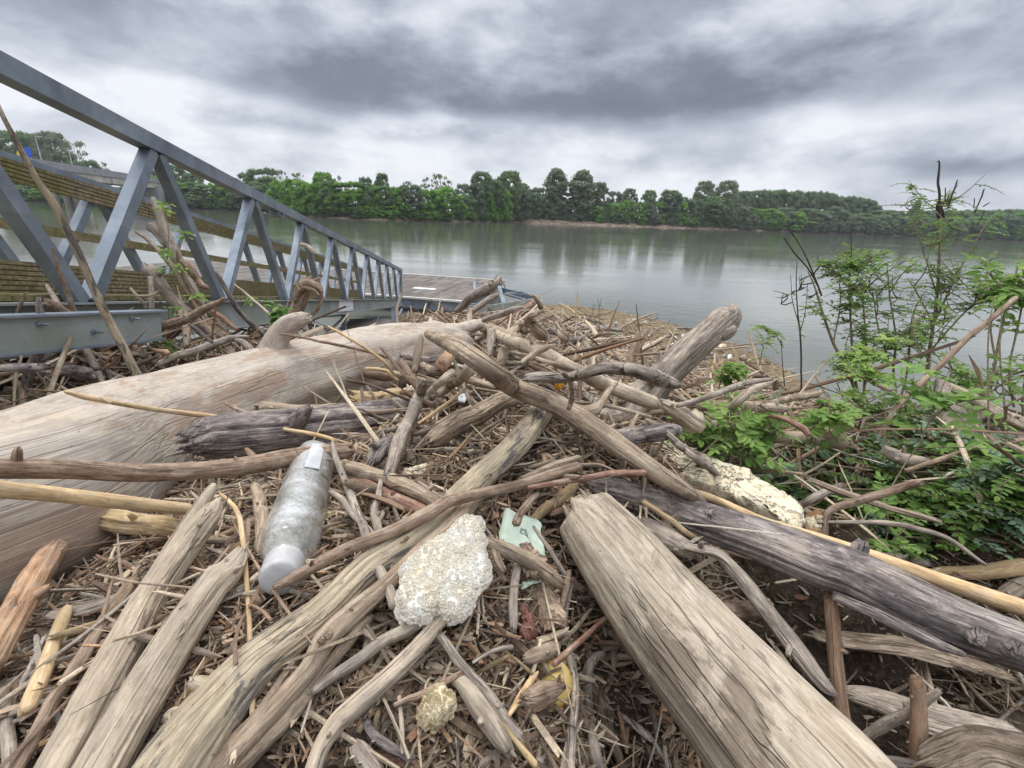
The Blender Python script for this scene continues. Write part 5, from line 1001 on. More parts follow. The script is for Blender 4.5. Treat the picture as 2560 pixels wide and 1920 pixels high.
def litter(name, n, d0, d1, power, lmed, wmed, pal, seed, label, cat, zr=(.01, 1.), flat=.45, tilt=.25, seg=3, side=5, lift=.02, zmin=.03, zmax=9, band=None):
    rng = np.random.default_rng(seed); x, y = scatter(n, d0, d1, power, rng)
    z = tz(x, y); ok = (z > zmin) & (z < zmax)
    hc_ = un(1850, 1480, 1.45); ok &= ~((np.hypot(x-hc_[0], y-hc_[1]) < .42) & (rng.uniform(0, 1, n) < .8))
    if band is not None: ok &= band(x, y, z)
    x, y, z = x[ok], y[ok], z[ok]; m = len(x)
    Ln = lmed*np.exp(rng.normal(0, .65, m)); Wn = wmed*np.exp(rng.normal(0, .5, m)); Wn = np.minimum(Wn, Ln*.7); Tn = Wn*rng.uniform(flat*.6, 1, m)
    D, S_, U_ = rot_rand(m, rng, tilt)
    z = z+rng.uniform(0, 1, m)**2*lift+np.abs(D[:, 2])*Ln*.25
    pc = pal[rng.integers(0, len(pal), m)]*rng.uniform(.72, 1.2, (m, 1))
    g = Geo(); prisms(g, np.stack([x, y, z], 1), D, S_, U_, Ln, Wn, Tn, pc, rng, seg=seg, side=side)
    o = g.build(name, litm, smooth_=False); tag(o, label, cat, kind='stuff'); return o
litter('wood_chips', 70000, .42, 2.0, .7, .016, .0066, PALW, 1, 'fine brown and grey wood chips and bark crumbs covering the near pile', 'wood chips', lift=.022)
litter('wood_chips', 12000, .42, 2.2, .8, .034, .011, PALW, 2, 'larger bark flakes and splinters among the near wood chips', 'wood chips', lift=.022, tilt=.22, flat=.3)
litter('twig_litter', 7000, .45, 2.6, .6, .042, .0040, PALW, 3, 'thin broken twigs strewn over the wood chips in the foreground', 'twigs', lift=.025, tilt=.18, seg=4, side=4)
litter('twig_litter', 34000, 1.7, 5.2, .3, .045, .010, PALW, 4, 'brown twig and bark litter in the middle of the pile', 'twigs', lift=.03, tilt=.2, side=4)
litter('twig_litter', 26000, 3.5, 15, .2, .16, .017, PALW, 5, 'brown twig litter on the far part of the pile by the pontoon', 'twigs', lift=.06, tilt=.2, side=3, zmin=.3)
litter('straw_litter', 42000, 6.0, 21, .9, .16, .016, PALS, 6, 'matted yellow brown reed and straw floating at the water edge', 'straw', lift=.05, tilt=.2, side=3, zmin=-.03, zmax=.75)
litter('stick_tangle', 5600, .45, 2.4, .7, .075, .0085, PALP, 11, 'pale and brown short broken sticks jumbled over the near litter', 'sticks', lift=.04, tilt=.3, seg=5, side=7, flat=.7)
litter('stick_tangle', 7000, 1.7, 5.5, .4, .16, .016, PALP, 12, 'dense jumble of pale broken sticks in the middle of the pile', 'sticks', lift=.09, tilt=.35, seg=5, side=7, flat=.7)
litter('stick_tangle', 5400, 4.5, 17, .3, .42, .035, PALP, 13, 'jumble of pale driftwood sticks on the far part of the pile', 'sticks', lift=.12, tilt=.3, seg=5, side=6, flat=.7, zmin=.25)
litter('stick_tangle', 2600, 6, 20, .8, .45, .03, PALW, 14, 'brown sticks and branches floating in the raft at the water edge', 'sticks', lift=.06, tilt=.15, seg=5, side=5, flat=.7, zmin=.0, zmax=.6)
litter('stick_tangle', 2600, 1.0, 4.2, .6, .26, .013, PALP, 15, 'grey brown dry branches tangled beneath the green plants on the right', 'sticks', lift=.13, tilt=.3, seg=6, side=7, flat=.8, band=lambda x, y, z: x > .42*y+.12)
rng = np.random.default_rng(77)
g = Geo(); n = 700; x, y = scatter(n, 1.8, 6.5, .6, rng, 1.3); z = tz(x, y); ok = (z > .05) & ((x < -.25*y-.4) | (rng.uniform(0, 1, n) < .35)); x, y, z = x[ok], y[ok], z[ok]; m = len(x)
for i in range(m):
    ln = rng.uniform(.25, .9); an = rng.uniform(0, 2*pi); tl = rng.normal(.12, .3); d = np.array([cos(an)*cos(tl), sin(an)*cos(tl), sin(tl)]); p = np.array([x[i], y[i], z[i]+.03+abs(tl)*ln*.3]); r = rng.uniform(.004, .013)
    tube(g, [p-d*ln/2, p+rng.normal(0, .06, 3)*ln, p+d*ln/2], [r, r*.9, r*.3], i, 5, .1, .2, 0, step=5, col=PALW[rng.integers(0, 10)], ridge=0)
for i in range(230):
    u_, v_ = rng.uniform(320, 620), rng.uniform(600, 800)
    if v_ < 770-(u_-320)*.2-rng.uniform(0, 160)*(u_ < 480): continue
    d_ = rng.uniform(2.5, 3.4); p = un(u_, v_, d_); ln = rng.uniform(.15, .55); d = norm(np.array([rng.normal(0, .7), rng.normal(0, .5), rng.normal(.3, .5)])); r = rng.uniform(.002, .008)
    p[2] = max(min(p[2], 3.1), tz(np.array([p[0]]), np.array([p[1]]))[0]); tube(g, [p-d*ln/2, p+rng.normal(0, .07, 3)*ln, p+d*ln/2], [r, r*.9, r*.3], i, 5, .1, .25, 0, step=5, col=PALW[rng.integers(0, 11)], ridge=0)
o = g.build('branch_litter', litm); tag(o, 'dense tangle of thin grey brown branches below the gangway and in the middle', 'branches', kind='stuff')
# ------------------------------------------------------------------ rubbish and other lying things
def slab(name, mat, tile, poly, label, cat, th=.02, lift=.02, dome=.3, nz=.12, up=None, group=None, K=7, nA=56, parent=None, d=None, nf=12., smooth_=True, wav=0):
    """a lump whose outline follows poly, laid on a plane with real thickness"""
    q = [tp(tile, *[float(t) for t in s_.split()])[:2] for s_ in poly.split(';')]; q = np.array(q)
    c0 = q.mean(0); dc = d or hit(c0[0], c0[1], lift); C0 = un(c0[0], c0[1], dc)
    if up is None: up = norm(np.array([0, 0, 1.])-.35*norm(ray(*c0)))
    up = norm(np.array(up, float)); X3 = []
    for u_, v_ in q:
        D = ray(u_, v_); t = ((C0-CAM)@up)/(D@up); X3.append(CAM+t*D)
    X3 = np.array(X3); e1 = norm(np.cross(up, [0, 1, .1])); e2 = np.cross(up, e1)
    P2 = np.stack([(X3-C0)@e1, (X3-C0)@e2], 1); cc = P2.mean(0)
    loop = np.vstack([P2, P2[:1]]); s_ = np.r_[0, np.cumsum(np.linalg.norm(np.diff(loop, axis=0), axis=1))]
    ss_ = np.linspace(0, s_[-1], nA, endpoint=False); B2 = np.stack([np.interp(ss_, s_, loop[:, k]) for k in (0, 1)], 1)
    size = np.sqrt(((B2-cc)**2).sum(1)).mean(); V = []; _seed[0] += 1; sd_ = _seed[0]
    rr_ = np.linspace(0, 1, K+1)[1:]
    def P3(p2, h): return C0+p2[:, :1]*e1+p2[:, 1:]*e2+np.asarray(h)[:, None]*up
    top = []; 
    for r in rr_:
        p2 = cc+(B2-cc)*r; h = th*(.5+dome*(1-r*r))
        if r == 1: h = th*.32
        top.append(P3(p2, np.full(nA, h)))
    side = [P3(cc+(B2-cc)*1.03, np.zeros(nA)), P3(cc+(B2-cc)*.97, np.full(nA, -th*.4))]
    bot = [P3(cc+(B2-cc)*.5, np.full(nA, -th*.55))]
    rings = np.array(top+side+bot); nR = len(rings)
    V = rings.reshape(-1, 3); V = np.vstack([V, (C0+cc[0]*e1+cc[1]*e2+up*th*(.5+dome))[None], (C0+cc[0]*e1+cc[1]*e2-up*th*.55)[None]])
    if wav: V = V+up*(wav*fbm(V/size*1.6+sd_, 2, sd_))[:, None]
    V = V+np.stack([fbm(V/size*nf*.25+sd_*3.7+k*9, 3, sd_+k) for k in range(3)], 1)*min(th, size)*nz*2
    idx = np.arange(nR*nA).reshape(nR, nA); j = np.roll(idx, -1, 1)
    f4 = np.stack([idx[:-1], idx[1:], j[1:], j[:-1]], -1).reshape(-1, 4)[:, ::-1]; a_ = nR*nA
    t3 = np.vstack([np.stack([idx[0], j[0], np.full(nA, a_)], -1), np.stack([idx[-1], np.full(nA, a_+1), j[-1]], -1)])
    g = Geo(); g.add(V, [f4, t3], V-C0)
    o = g.build(name, mat, parent, smooth_); 
    if parent is None: tag(o, label, cat, group)
    return o
foamy = NT('yellow weathered foam'); gc = foamy.attr('gc').outputs['Vector']; a = foamy.noise(gc, 26, 6, .75, .3); b = foamy.noise(gc, 90, 5, .75); c = foamy.noise(gc, 7, 4, .6)
cr_ = foamy.ramp(foamy.math('ABSOLUTE', foamy.math('SUBTRACT', foamy.noise(gc, 11, 5, .7), .5)), [(0., 1.), (.014, 0.)])
cc = foamy.ramp(a, [(.3, (.62, .50, .33)), (.5, (.78, .68, .49)), (.65, (.86, .79, .62))]); cc = foamy.mix(foamy.math('MULTIPLY', cr_, .35), cc, (.22, .15, .09)); cc = foamy.mix(foamy.ramp(b, [(.30, .6), (.38, 0.)]), cc, (.36, .27, .16))
foamy.bump(foamy.math('SUBTRACT', foamy.math('ADD', a, foamy.math('MULTIPLY', b, .6)), cr_), .008); foamy.base(cc, .95, .1)
slab('foam_slab', foamy.m, 'V', '1362 962;1400 958;1470 968;1500 985;1560 1012;1610 1020;1640 1050;1690 1075;1722 1095;1735 1120;1725 1150;1700 1150;1660 1120;1600 1090;1540 1068;1480 1045;1420 1015;1385 990', 'long cream yellow slab of weathered foam behind the dark log', 'foam', .055, .0, .12, .10, nA=120, K=14, nf=60, d=hit(1540, 1060)-.17)
slab('foam_slab', foamy.m, 'V', '1735 1125;1770 1118;1790 1128;1775 1150;1745 1150', 'small pale chunk of foam at the right tip of the long slab', 'foam', .03, .10)
# white polystyrene lump made of beads
w = NT('polystyrene'); gc = w.attr('gc').outputs['Vector']; a = w.noise(gc, 30, 4, .6); b = w.noise(gc, 170, 3, .6)
cc = w.ramp(a, [(.35, (.80, .72, .57)), (.55, (.86, .81, .70)), (.7, (.88, .86, .80))]); cc = w.mix(w.ramp(b, [(.30, .7), (.38, 0.)]), cc, (.30, .22, .14)); w.bump(b, .002); w.base(cc, .75, .3); w.b.inputs['Subsurface Weight'].default_value = 0; poly_m = w.m
w = NT('cream foam'); gc = w.attr('gc').outputs['Vector']; a = w.noise(gc, 40, 4, .6); w.base(w.ramp(a, [(.35, (.45, .35, .2)), (.6, (.72, .62, .42))]), .9, .1); w.bump(a, .006); cream = w.m

DF = hit(960, 1250)-.075
def beads(name, mat, tile, poly, label, th, lift, nb_, br_, seed, up=None, d=None):
    o = slab(name, mat, tile, poly, label, 'foam', th, lift, .25, .12, up=up, d=d, K=9, nA=70)
    me = o.data; rng = np.random.default_rng(seed); n = len(me.vertices); co_ = np.empty(n*3, np.float32); me.vertices.foreach_get('co', co_); co_ = co_.reshape(-1, 3).astype(float)+np.array(o.location)
    tri = []; me.calc_loop_triangles()
    lt = np.empty(len(me.loop_triangles)*3, np.int32); me.loop_triangles.foreach_get('vertices', lt); lt = lt.reshape(-1, 3)
    A, B_, C_ = co_[lt[:, 0]], co_[lt[:, 1]], co_[lt[:, 2]]; ar = np.linalg.norm(np.cross(B_-A, C_-A), axis=1); pk = rng.choice(len(lt), nb_, p=ar/ar.sum())
    r1, r2 = np.sqrt(rng.uniform(0, 1, nb_)), rng.uniform(0, 1, nb_); P = A[pk]*(1-r1)[:, None]+B_[pk]*(r1*(1-r2))[:, None]+C_[pk]*(r1*r2)[:, None]
    th_ = np.linspace(0, 2*pi, 7, endpoint=False); ph = [.45, 1.2, 1.95, 2.7]
    S = np.vstack([[0, 0, 1.]]+[[[sin(p)*cos(t), sin(p)*sin(t), cos(p)] for t in th_] for p in ph]+[[[0, 0, -1.]]])
    F4 = [[1+r*7+j, 1+r*7+(j+1) % 7, 1+(r+1)*7+(j+1) % 7, 1+(r+1)*7+j] for r in range(3) for j in range(7)]; F3 = [[0, 1+(j+1) % 7, 1+j] for j in range(7)]+[[29, 22+j, 22+(j+1) % 7] for j in range(7)]
    F4 = np.array(F4)[:, ::-1]; F3 = np.array(F3)
    rad = br_*rng.uniform(.55, 1.2, nb_); g = Geo(); V = (P[:, None]+S[None]*rad[:, None, None]).reshape(-1, 3)
    off = (np.arange(nb_)*30)[:, None, None]; g.add(co_, [lt], co_-co_.mean(0)); g.add(V, [(F4[None]+off).reshape(-1, 4), (F3[None]+off).reshape(-1, 3)], V-co_.mean(0))
    bpy.data.objects.remove(o); o2 = g.build(name, mat); tag(o2, label, 'foam'); return o2
beads('foam_lump', poly_m, 'T12', '2000 -10;1990 70;1950 130;1900 210;1830 290;1760 350;1700 370;1620 340;1560 320;1500 370;1420 385;1330 370;1270 360;1240 280;1225 200;1240 120;1260 30;1330 -70;1400 -130;1480 -200;1570 -290;1680 -370;1760 -420;1850 -470;1940 -460;1975 -400;1960 -330;1980 -220;1975 -120', 'large white lump of crumbling polystyrene beads in the centre foreground', .05, .06, 3200, .0044, 4, d=DF)
beads('foam_lump', cream, 'T12', '1600 965;1690 1040;1710 1130;1640 1220;1560 1300;1470 1300;1420 1240;1430 1130;1500 1050;1560 985', 'small cream lump of foam beads near the bottom centre', .03, .05, 260, .0036, 5)
beads('foam_lump', cream, 'T11', '680 800;740 830;750 890;700 940;640 930;600 880;620 820', 'small beige cluster of foam beads right of the bottle', .02, .02, 130, .0036, 6)
beads('foam_lump', poly_m, 'T6', '1265 935;1340 915;1385 940;1370 990;1300 1000', 'small white foam bit beside the hollow ochre log', .035, .05, 120, .008, 7)
plain = lambda n_, c_, r_=.6, sc=30, v=.2, b=.004: (lambda w: (w.base(w.ramp(w.noise(w.attr('gc').outputs['Vector'], sc, 5, .65), [(.3, tuple(x*(1-v) for x in c_)), (.7, tuple(min(1, x*(1+v)) for x in c_))]), r_, .3), w.bump(w.noise(w.attr('gc').outputs['Vector'], sc, 5, .65), b), w.m)[2])(NT(n_))
stone = plain('pale silt stone', (.42, .37, .30), .9); whitep = plain('dirty white plastic', (.74, .74, .72), .5, 20, .15); greenp = plain('pale green wrapper', (.62, .72, .58), .45, 22, .16, .006); brownf = plain('tan bark flake', (.38, .28, .20), .9, 40, .35, .012)
redb = plain('reddish brown bark', (.17, .075, .055), .6, 30, .3, .006); yel = plain('yellow plastic', (.68, .50, .16), .4, 12, .1, .001); orangep = plain('orange plastic', (.75, .33, .04), .5, 14, .15); greenb = plain('green plastic', (.10, .45, .18), .35, 14, .2)
slab('plastic_wrapper', greenp, 'T13', '300 605;370 640;440 650;500 670;560 660;600 720;590 790;610 880;640 1010;610 1070;560 1040;500 960;420 930;330 915;240 925;245 800;262 690', 'pale green crumpled plastic wrapper in the centre of the pile', 'wrapper', .010, .05, .3, .25, wav=.010, K=9, nA=70)
slab('plastic_wrapper', greenp, 'T13', '425 1290;440 1240;500 1210;580 1190;600 1215;540 1230;480 1270', 'torn scrap of the pale green wrapper lying lower down', 'wrapper', .006, .05, .4, .3)
slab('wood_block', brownf, 'T13', '415 915;500 900;540 950;620 1030;630 1100;560 1190;500 1180;440 1110;430 1000', 'rough brown bark piece over the lower edge of the green wrapper', 'bark piece', .014, .075, .3, .4)
slab('wood_block', brownf, 'T13', '560 1240;640 1220;665 1290;700 1330;770 1420;830 1520;800 1560;730 1600;660 1650;610 1600;560 1480;510 1400;540 1320', 'angular tan bark chip below the green wrapper', 'bark piece', .02, .05, .3, .35, smooth_=False)
slab('wood_block', redb, 'T14', '60 260;120 280;170 360;200 440;190 520;100 590;60 540;45 400', 'dark red brown curved bark piece left of the angular chip', 'bark piece', .02, .04, .5, .2)
slab('stone', stone, 'T6', '1690 1350;1740 1310;1810 1310;1860 1370;1870 1430;1830 1480;1760 1490;1710 1440', 'flat grey stone beside the hollow tan log', 'stone', .04, .03, .3, .1)
slab('foam_bit', whitep, 'T6', '1765 1230;1800 1215;1850 1235;1885 1270;1860 1300;1810 1310;1770 1290', 'rounded white pebble of foam above the flat grey stone', 'foam', .03, .05, .5, .1)
slab('foam_bit', foamy.m, 'T11', '1260 460;1360 430;1450 390;1490 400;1480 440;1440 500;1340 510;1270 500', 'small yellow foam chip behind the crossing branches', 'foam', .02, .04)
slab('foam_bit', foamy.m, 'T11', '420 1225;470 1215;520 1225;480 1270;420 1275', 'tiny yellow foam bit under the long brown stick by the cap', 'foam', .012, .05)
slab('plastic_scrap', whitep, 'T6', '1735 1000;1800 985;1820 1030;1800 1060;1750 1050', 'white plastic scrap under the diagonal log', 'scrap', .01, .08)
slab('plastic_scrap', orangep, 'T7', '370 830;395 808;440 812;448 835;410 860;375 850', 'orange plastic scrap beneath the arched branch', 'scrap', .03, .14)
slab('bottle_piece', greenb, 'T7', '868 440;890 428;915 440;915 465;890 478;870 462', 'small green plastic bottle piece on the straw raft', 'bottle', .12, .1, .8, .1)
for (x, y, rx, ry, m_, lab) in ((1570, 427, 38, 15, whitep, 'long white floating plastic piece near the water edge'), (1400, 432, 24, 12, whitep, 'grey white flat float on the raft'), (1480, 415, 20, 16, whitep, 'small white piece behind the rearing trunk'), (1388, 498, 18, 18, whitep, 'white scrap leaning on the straw raft'),
                              (1880, 600, 20, 24, whitep, 'round white ball at the right of the raft'), (1820, 512, 38, 26, foamy.m, 'tan foam piece beside the rearing trunk'), (912, 990, 38, 42, foamy.m, 'cream split foam block in front of the rearing trunk'), (1060, 285, 32, 20, stone, 'pale rounded lump on the far raft'),
                              (1505, 410, 24, 12, foamy.m, 'cream float by the water edge'), (795, 640, 14, 11, whitep, 'tiny white bit on the straw raft'), (1230, 693, 34, 12, stone, 'flat grey plate on the straw raft'), (1100, 322, 30, 8, redb, 'dark flat piece on the far raft'), (325, 722, 22, 18, whitep, 'grey white bit behind the arched branch')):
    po = ';'.join(f'{x+rx*cos(t)} {y+ry*sin(t)}' for t in np.linspace(0, 2*pi, 9)[:-1]); slab('flotsam', m_, 'T7', po, lab, 'flotsam', .06, .06, .6, .15, nA=28, K=4, up=[0, -.45, 1])
rsf = random.Random(5)
for i in range(46):
    u_ = rsf.uniform(1200, 1700); v_ = np.interp(u_, [1160, 1350, 1460, 1560, 1700], [662, 680, 708, 742, 815])+rsf.uniform(2, 34)
    po = ';'.join(f'{u_+rsf.uniform(3, 6)*cos(t)} {v_+rsf.uniform(1.5, 3)*sin(t)}' for t in np.linspace(0, 2*pi, 8)[:-1]); slab('float_bit', [whitep, foamy.m, stone][i % 3], 'V', po, 'tiny pale bit of foam floating in the straw along the water edge', 'foam', .05, .05, .6, .2, nA=12, K=2, up=[0, -.3, 1], group='tiny pale bits along the water edge')
# yellow ball (a fruit-shaped float)
cy_ = un(1190, 1478, hit(1190, 1478)-.02); g = Geo(); ph = np.linspace(0, pi, 24); prof_ = [(.036*sin(p)*(1-.12*cos(p)), -.040*cos(p)) for p in ph]
th = np.linspace(0, 2*pi, 32, endpoint=False); V = np.array([[r*cos(t), z_, r*sin(t)] for r, z_ in prof_ for t in th]); idx = np.arange(24*32).reshape(24, 32); j = np.roll(idx, -1, 1)
g.add(cy_+V, [np.stack([idx[:-1], idx[1:], j[1:], j[:-1]], -1).reshape(-1, 4)], V); tag(g.build('ball', yel), 'small yellow plastic ball half buried near the white trunk', 'ball')
# plastic bottle
w = NT('dirty clear plastic'); pos = w.attr('gc').outputs['Vector']; a = w.noise(pos, 14, 5, .65, .6); b = w.noise(pos, 60, 4, .7); c = w.noise(pos, 34, 5, .7, 1.2)
cc = w.ramp(a, [(.36, (.21, .20, .16)), (.5, (.42, .42, .38)), (.64, (.70, .70, .68))]); cc = w.mix(w.ramp(b, [(.3, .5), (.45, 0.)]), cc, (.34, .29, .2))
w.base(cc, .22, .5); w.b.inputs['Transmission Weight'].default_value = .45; w.b.inputs['IOR'].default_value = 1.3; w.l(w.ramp(a, [(.3, .45), (.65, .18)]), w.b.inputs['Roughness']); w.bump(w.math('ADD', c, w.math('MULTIPLY', b, .3)), .004); w.b.inputs['Coat Weight'].default_value = .5; w.b.inputs['Coat Roughness'].default_value = .15; pet = w.m
w = NT('grey white cap plastic'); a = w.noise(w.attr('gc').outputs['Vector'], 40, 4, .6); w.base(w.ramp(a, [(.3, (.36, .35, .345)), (.7, (.50, .49, .49))]), .45, .4); capm = w.m
pb, pc = un(681, 985, hit(681, 985)-.17), un(608, 1238, hit(608, 1240)-.10)

ax_ = norm(pc-pb); Lb = np.linalg.norm(pc-pb); e1 = norm(np.cross(ax_, [0, 0, 1.])); e2 = np.cross(e1, ax_)
be = empty('plastic_bottle', tuple(pb), 'dirty clear plastic bottle with a grey white cap lying on the pile', 'bottle')
def lathe(profile, n=48, sq=0., crumple=0., seedl=1):
    th = np.linspace(0, 2*pi, n, endpoint=False); pr = np.array(profile); m = int(110*max(.15, (pr[-1, 0]-pr[0, 0])/Lb)); tt = np.linspace(0, len(pr)-1, m)
    s_ = np.interp(tt, range(len(pr)), pr[:, 0]); r_ = np.interp(tt, range(len(pr)), pr[:, 1])
    r2 = r_[:, None]*(1+sq*np.cos(5*th)[None]*np.exp(-((s_[:, None])/.02)**2))
    if crumple: r2 = r2*(1+crumple*fbm(np.stack([np.tile(np.cos(th)*1.6, (m, 1)), np.tile(np.sin(th)*1.6, (m, 1)), np.repeat((s_*16)[:, None], n, 1)], -1), 3, seedl))
    V = pb+ax_*s_[:, None, None]+r2[..., None]*(np.cos(th)[None, :, None]*e1+np.sin(th)[None, :, None]*e2); idx = np.arange(m*n).reshape(m, n); j = np.roll(idx, -1, 1)
    g = Geo(); g.add(V.reshape(-1, 3), [np.stack([idx[:-1], j[:-1], j[1:], idx[1:]], -1).reshape(-1, 4)], V.reshape(-1, 3)-pb); return g
rb = .5*104/FPX*(((pb+pc)/2-CAM)@Fv); LL = Lb
lathe([(0, .001), (0, rb*.45), (.004, rb*.78), (.018, rb*.97), (.05, rb), (LL*.30, rb*.99), (LL*.33, rb*.975), (LL*.36, rb*.99), (LL*.50, rb), (LL*.53, rb*.975), (LL*.56, rb), (LL*.74, rb*1.01), (LL*.82, rb*.98), (LL*.875, rb*.88), (LL*.91, rb*.7), (LL*.93, rb*.56), (LL*.95, rb*.52), (LL*.96, rb*.52)], sq=.06, crumple=.05).build('body', pet, be)
gcap = lathe([(LL*.935, .001), (LL*.935, rb*.56), (LL*.94, rb*.61), (LL*.955, rb*.62), (LL*.958, rb*.59), (LL*.962, rb*.62), (LL*1.02, rb*.605), (LL*1.032, rb*.57), (LL*1.035, rb*.3), (LL*1.035, .001)]); gcap.build('cap', capm, be)
g = Geo(); tl_ = np.linspace(-.40, .22, 16)+2.0; sl2 = np.linspace(LL*.09, LL*.40, 22); rl_ = rb*1.03
V = np.array([pb+ax_*(s_-(.02*LL if (k_ % 2) else 0)*0)+rl_*(1+.02*sin(9*t+30*s_))*(cos(t)*e1+sin(t)*e2) for k_, s_ in enumerate(sl2) for t in tl_]); idx = np.arange(len(V)).reshape(22, 16)
g.add(V, [np.stack([idx[:-1, :-1], idx[:-1, 1:], idx[1:, 1:], idx[1:, :-1]], -1).reshape(-1, 4)], V-pb); lb_ = g.build('label', plain('faded white label', (.50, .50, .51), .5, 16, .25, .002), be)
md = lb_.modifiers.new('thickness', 'SOLIDIFY'); md.thickness = .0006
# ------------------------------------------------------------------ plants
LF['leaf'] = leafmat('black locust leaves', [(.07, .13, .035), (.17, .30, .07), (.33, .45, .12)], trans=.4)
LF['blue'] = leafmat('grey green leaves', [(.09, .16, .09), (.17, .26, .16), (.28, .38, .26)], trans=.3)
w = NT('green brown stem'); a = w.noise(w.attr('gc').outputs['Vector'], 60, 4, .6); w.base(w.ramp(a, [(.3, (.13, .10, .065)), (.7, (.30, .25, .16))]), .8, .2); stemm = w.m
w = NT('dark twig'); w.base((.05, .038, .032), .8, .2); twigm = w.m
class Leaves:
    def __init__(s): s.p = []; s.d = []; s.n = []; s.l = []; s.w = []; s.c = []
    def add(s, p, d, n, l, w_, c): s.p.append(p); s.d.append(d); s.n.append(n); s.l.append(l); s.w.append(w_); s.c.append(c)
    def geo(s, g):
        P, D, N = np.array(s.p), norm(np.array(s.d)), norm(np.array(s.n)); l = np.array(s.l)[:, None]; w_ = np.array(s.w)[:, None]; c = np.clip(np.array(s.c), 0, 1)
        S = norm(np.cross(D, N)); N = np.cross(S, D)
        V = np.stack([P, P+D*l*.22+S*w_*.42+N*w_*.12, P+D*l*.62+S*w_*.46+N*w_*.14, P+D*l-N*l*.05, P+D*l*.62-S*w_*.46+N*w_*.14, P+D*l*.22-S*w_*.42+N*w_*.12, P+D*l*.9+S*w_*.22+N*w_*.05, P+D*l*.9-S*w_*.22+N*w_*.05], 1)
        b = (np.arange(len(P))*8)[:, None]
        g.add(V.reshape(-1, 3), [np.concatenate([b+np.array([[0, 3, 6, 2]]), b+np.array([[0, 4, 7, 3]])]), np.concatenate([b+np.array([[0, 2, 1]]), b+np.array([[0, 5, 4]])])], None, np.repeat(np.stack([c]*3, 1), 8, 0))
def frond(lv, st, p, d, ln, npair, ls, rng, val=.5, droop=.35):
    d = norm(d); n = 7; pts = [np.array(p, float)]; dd = d.copy()
    for i in range(n): dd = norm(dd+np.array([0, 0, -droop/n])); pts.append(pts[-1]+dd*ln/n)
    pts = np.array(pts); tube(st, pts, [ln*.010+.0006, ln*.004+.0003], 1, 4, 0, 0, 0, maxr=8, step=30, round_=0, ridge=0)
    for i in range(npair):
        t = .18+.78*i/max(1, npair-1); k = t*n; k0 = min(int(k), n-1); c = pts[k0]+(pts[k0+1]-pts[k0])*(k-k0); T = norm(pts[k0+1]-pts[k0])
        S = norm(np.cross(T, [0, 0, 1.])+1e-6); U = np.cross(S, T); sz = ls*(.75+.4*sin(pi*min(1, t+.1)))*rng.uniform(.85, 1.15)
        for sg in (-1, 1):
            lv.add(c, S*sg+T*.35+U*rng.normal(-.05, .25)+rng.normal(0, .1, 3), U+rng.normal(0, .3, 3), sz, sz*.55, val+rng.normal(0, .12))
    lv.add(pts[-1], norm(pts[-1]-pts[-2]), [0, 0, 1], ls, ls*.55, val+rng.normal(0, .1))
def shrub(name, label, stems, nf, fl, ls, seed, leaf='leaf', val=.5, f0=.25, twigs=0, tl=.3, dark=(), group=None, npair=6, cat='shrub', up=.25, stm=None):
    rng = np.random.default_rng(seed); lv = Leaves(); st = Geo(); paths = []
    for s_ in stems:
        P, R, wp = pts_of('V', s_, 0.) if isinstance(s_, str) else s_
        R = R*.72
        c, r, *_ = tube(st, P, R, seed, 7, .08, .15, .2, maxr=40, step=3); paths.append(c)
    base = paths[0][0]
    for i in range(twigs):
        c = paths[rng.integers(len(paths))]; k = int((f0+(1-f0)*rng.uniform(0, .95))*(len(c)-1)); an = rng.uniform(0, 2*pi); d = norm([cos(an), sin(an)*.8, rng.uniform(.3, 1.1)]); L_ = tl*rng.uniform(.5, 1.2)
        P = np.array([c[k], c[k]+d*L_*.5+rng.normal(0, .02, 3), c[k]+d*L_+np.array([0, 0, L_*.12])]); cc_, *_ = tube(st, P, [.004, .003, .0012], i, 5, .05, .2, 0, maxr=12, step=10); paths.append(cc_)
    for i in range(nf):
        c = paths[rng.integers(len(paths))]; k = int((f0+(1-f0)*rng.uniform(0, 1)**.8)*(len(c)-1)); an = rng.uniform(0, 2*pi); d = np.array([cos(an), sin(an), up+rng.normal(0, .3)])
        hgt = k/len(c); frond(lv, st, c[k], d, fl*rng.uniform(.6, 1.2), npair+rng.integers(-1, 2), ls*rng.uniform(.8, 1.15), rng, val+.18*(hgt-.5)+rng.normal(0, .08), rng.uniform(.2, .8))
    e = empty(name, tuple(base), label, cat, group); g = Geo()
    if lv.p: lv.geo(g); g.build('foliage', LF[leaf], e, smooth_=False)
    st.build('stem', stm or stemm, e)
    if dark:
        g = Geo()
        for s_ in dark: P, R, wp = pts_of('V', s_); tube(g, P, R, seed+3, 6, .2, .25, .3, maxr=40, step=3)
        g.build('dead_shoot', twigm, e)
    return e
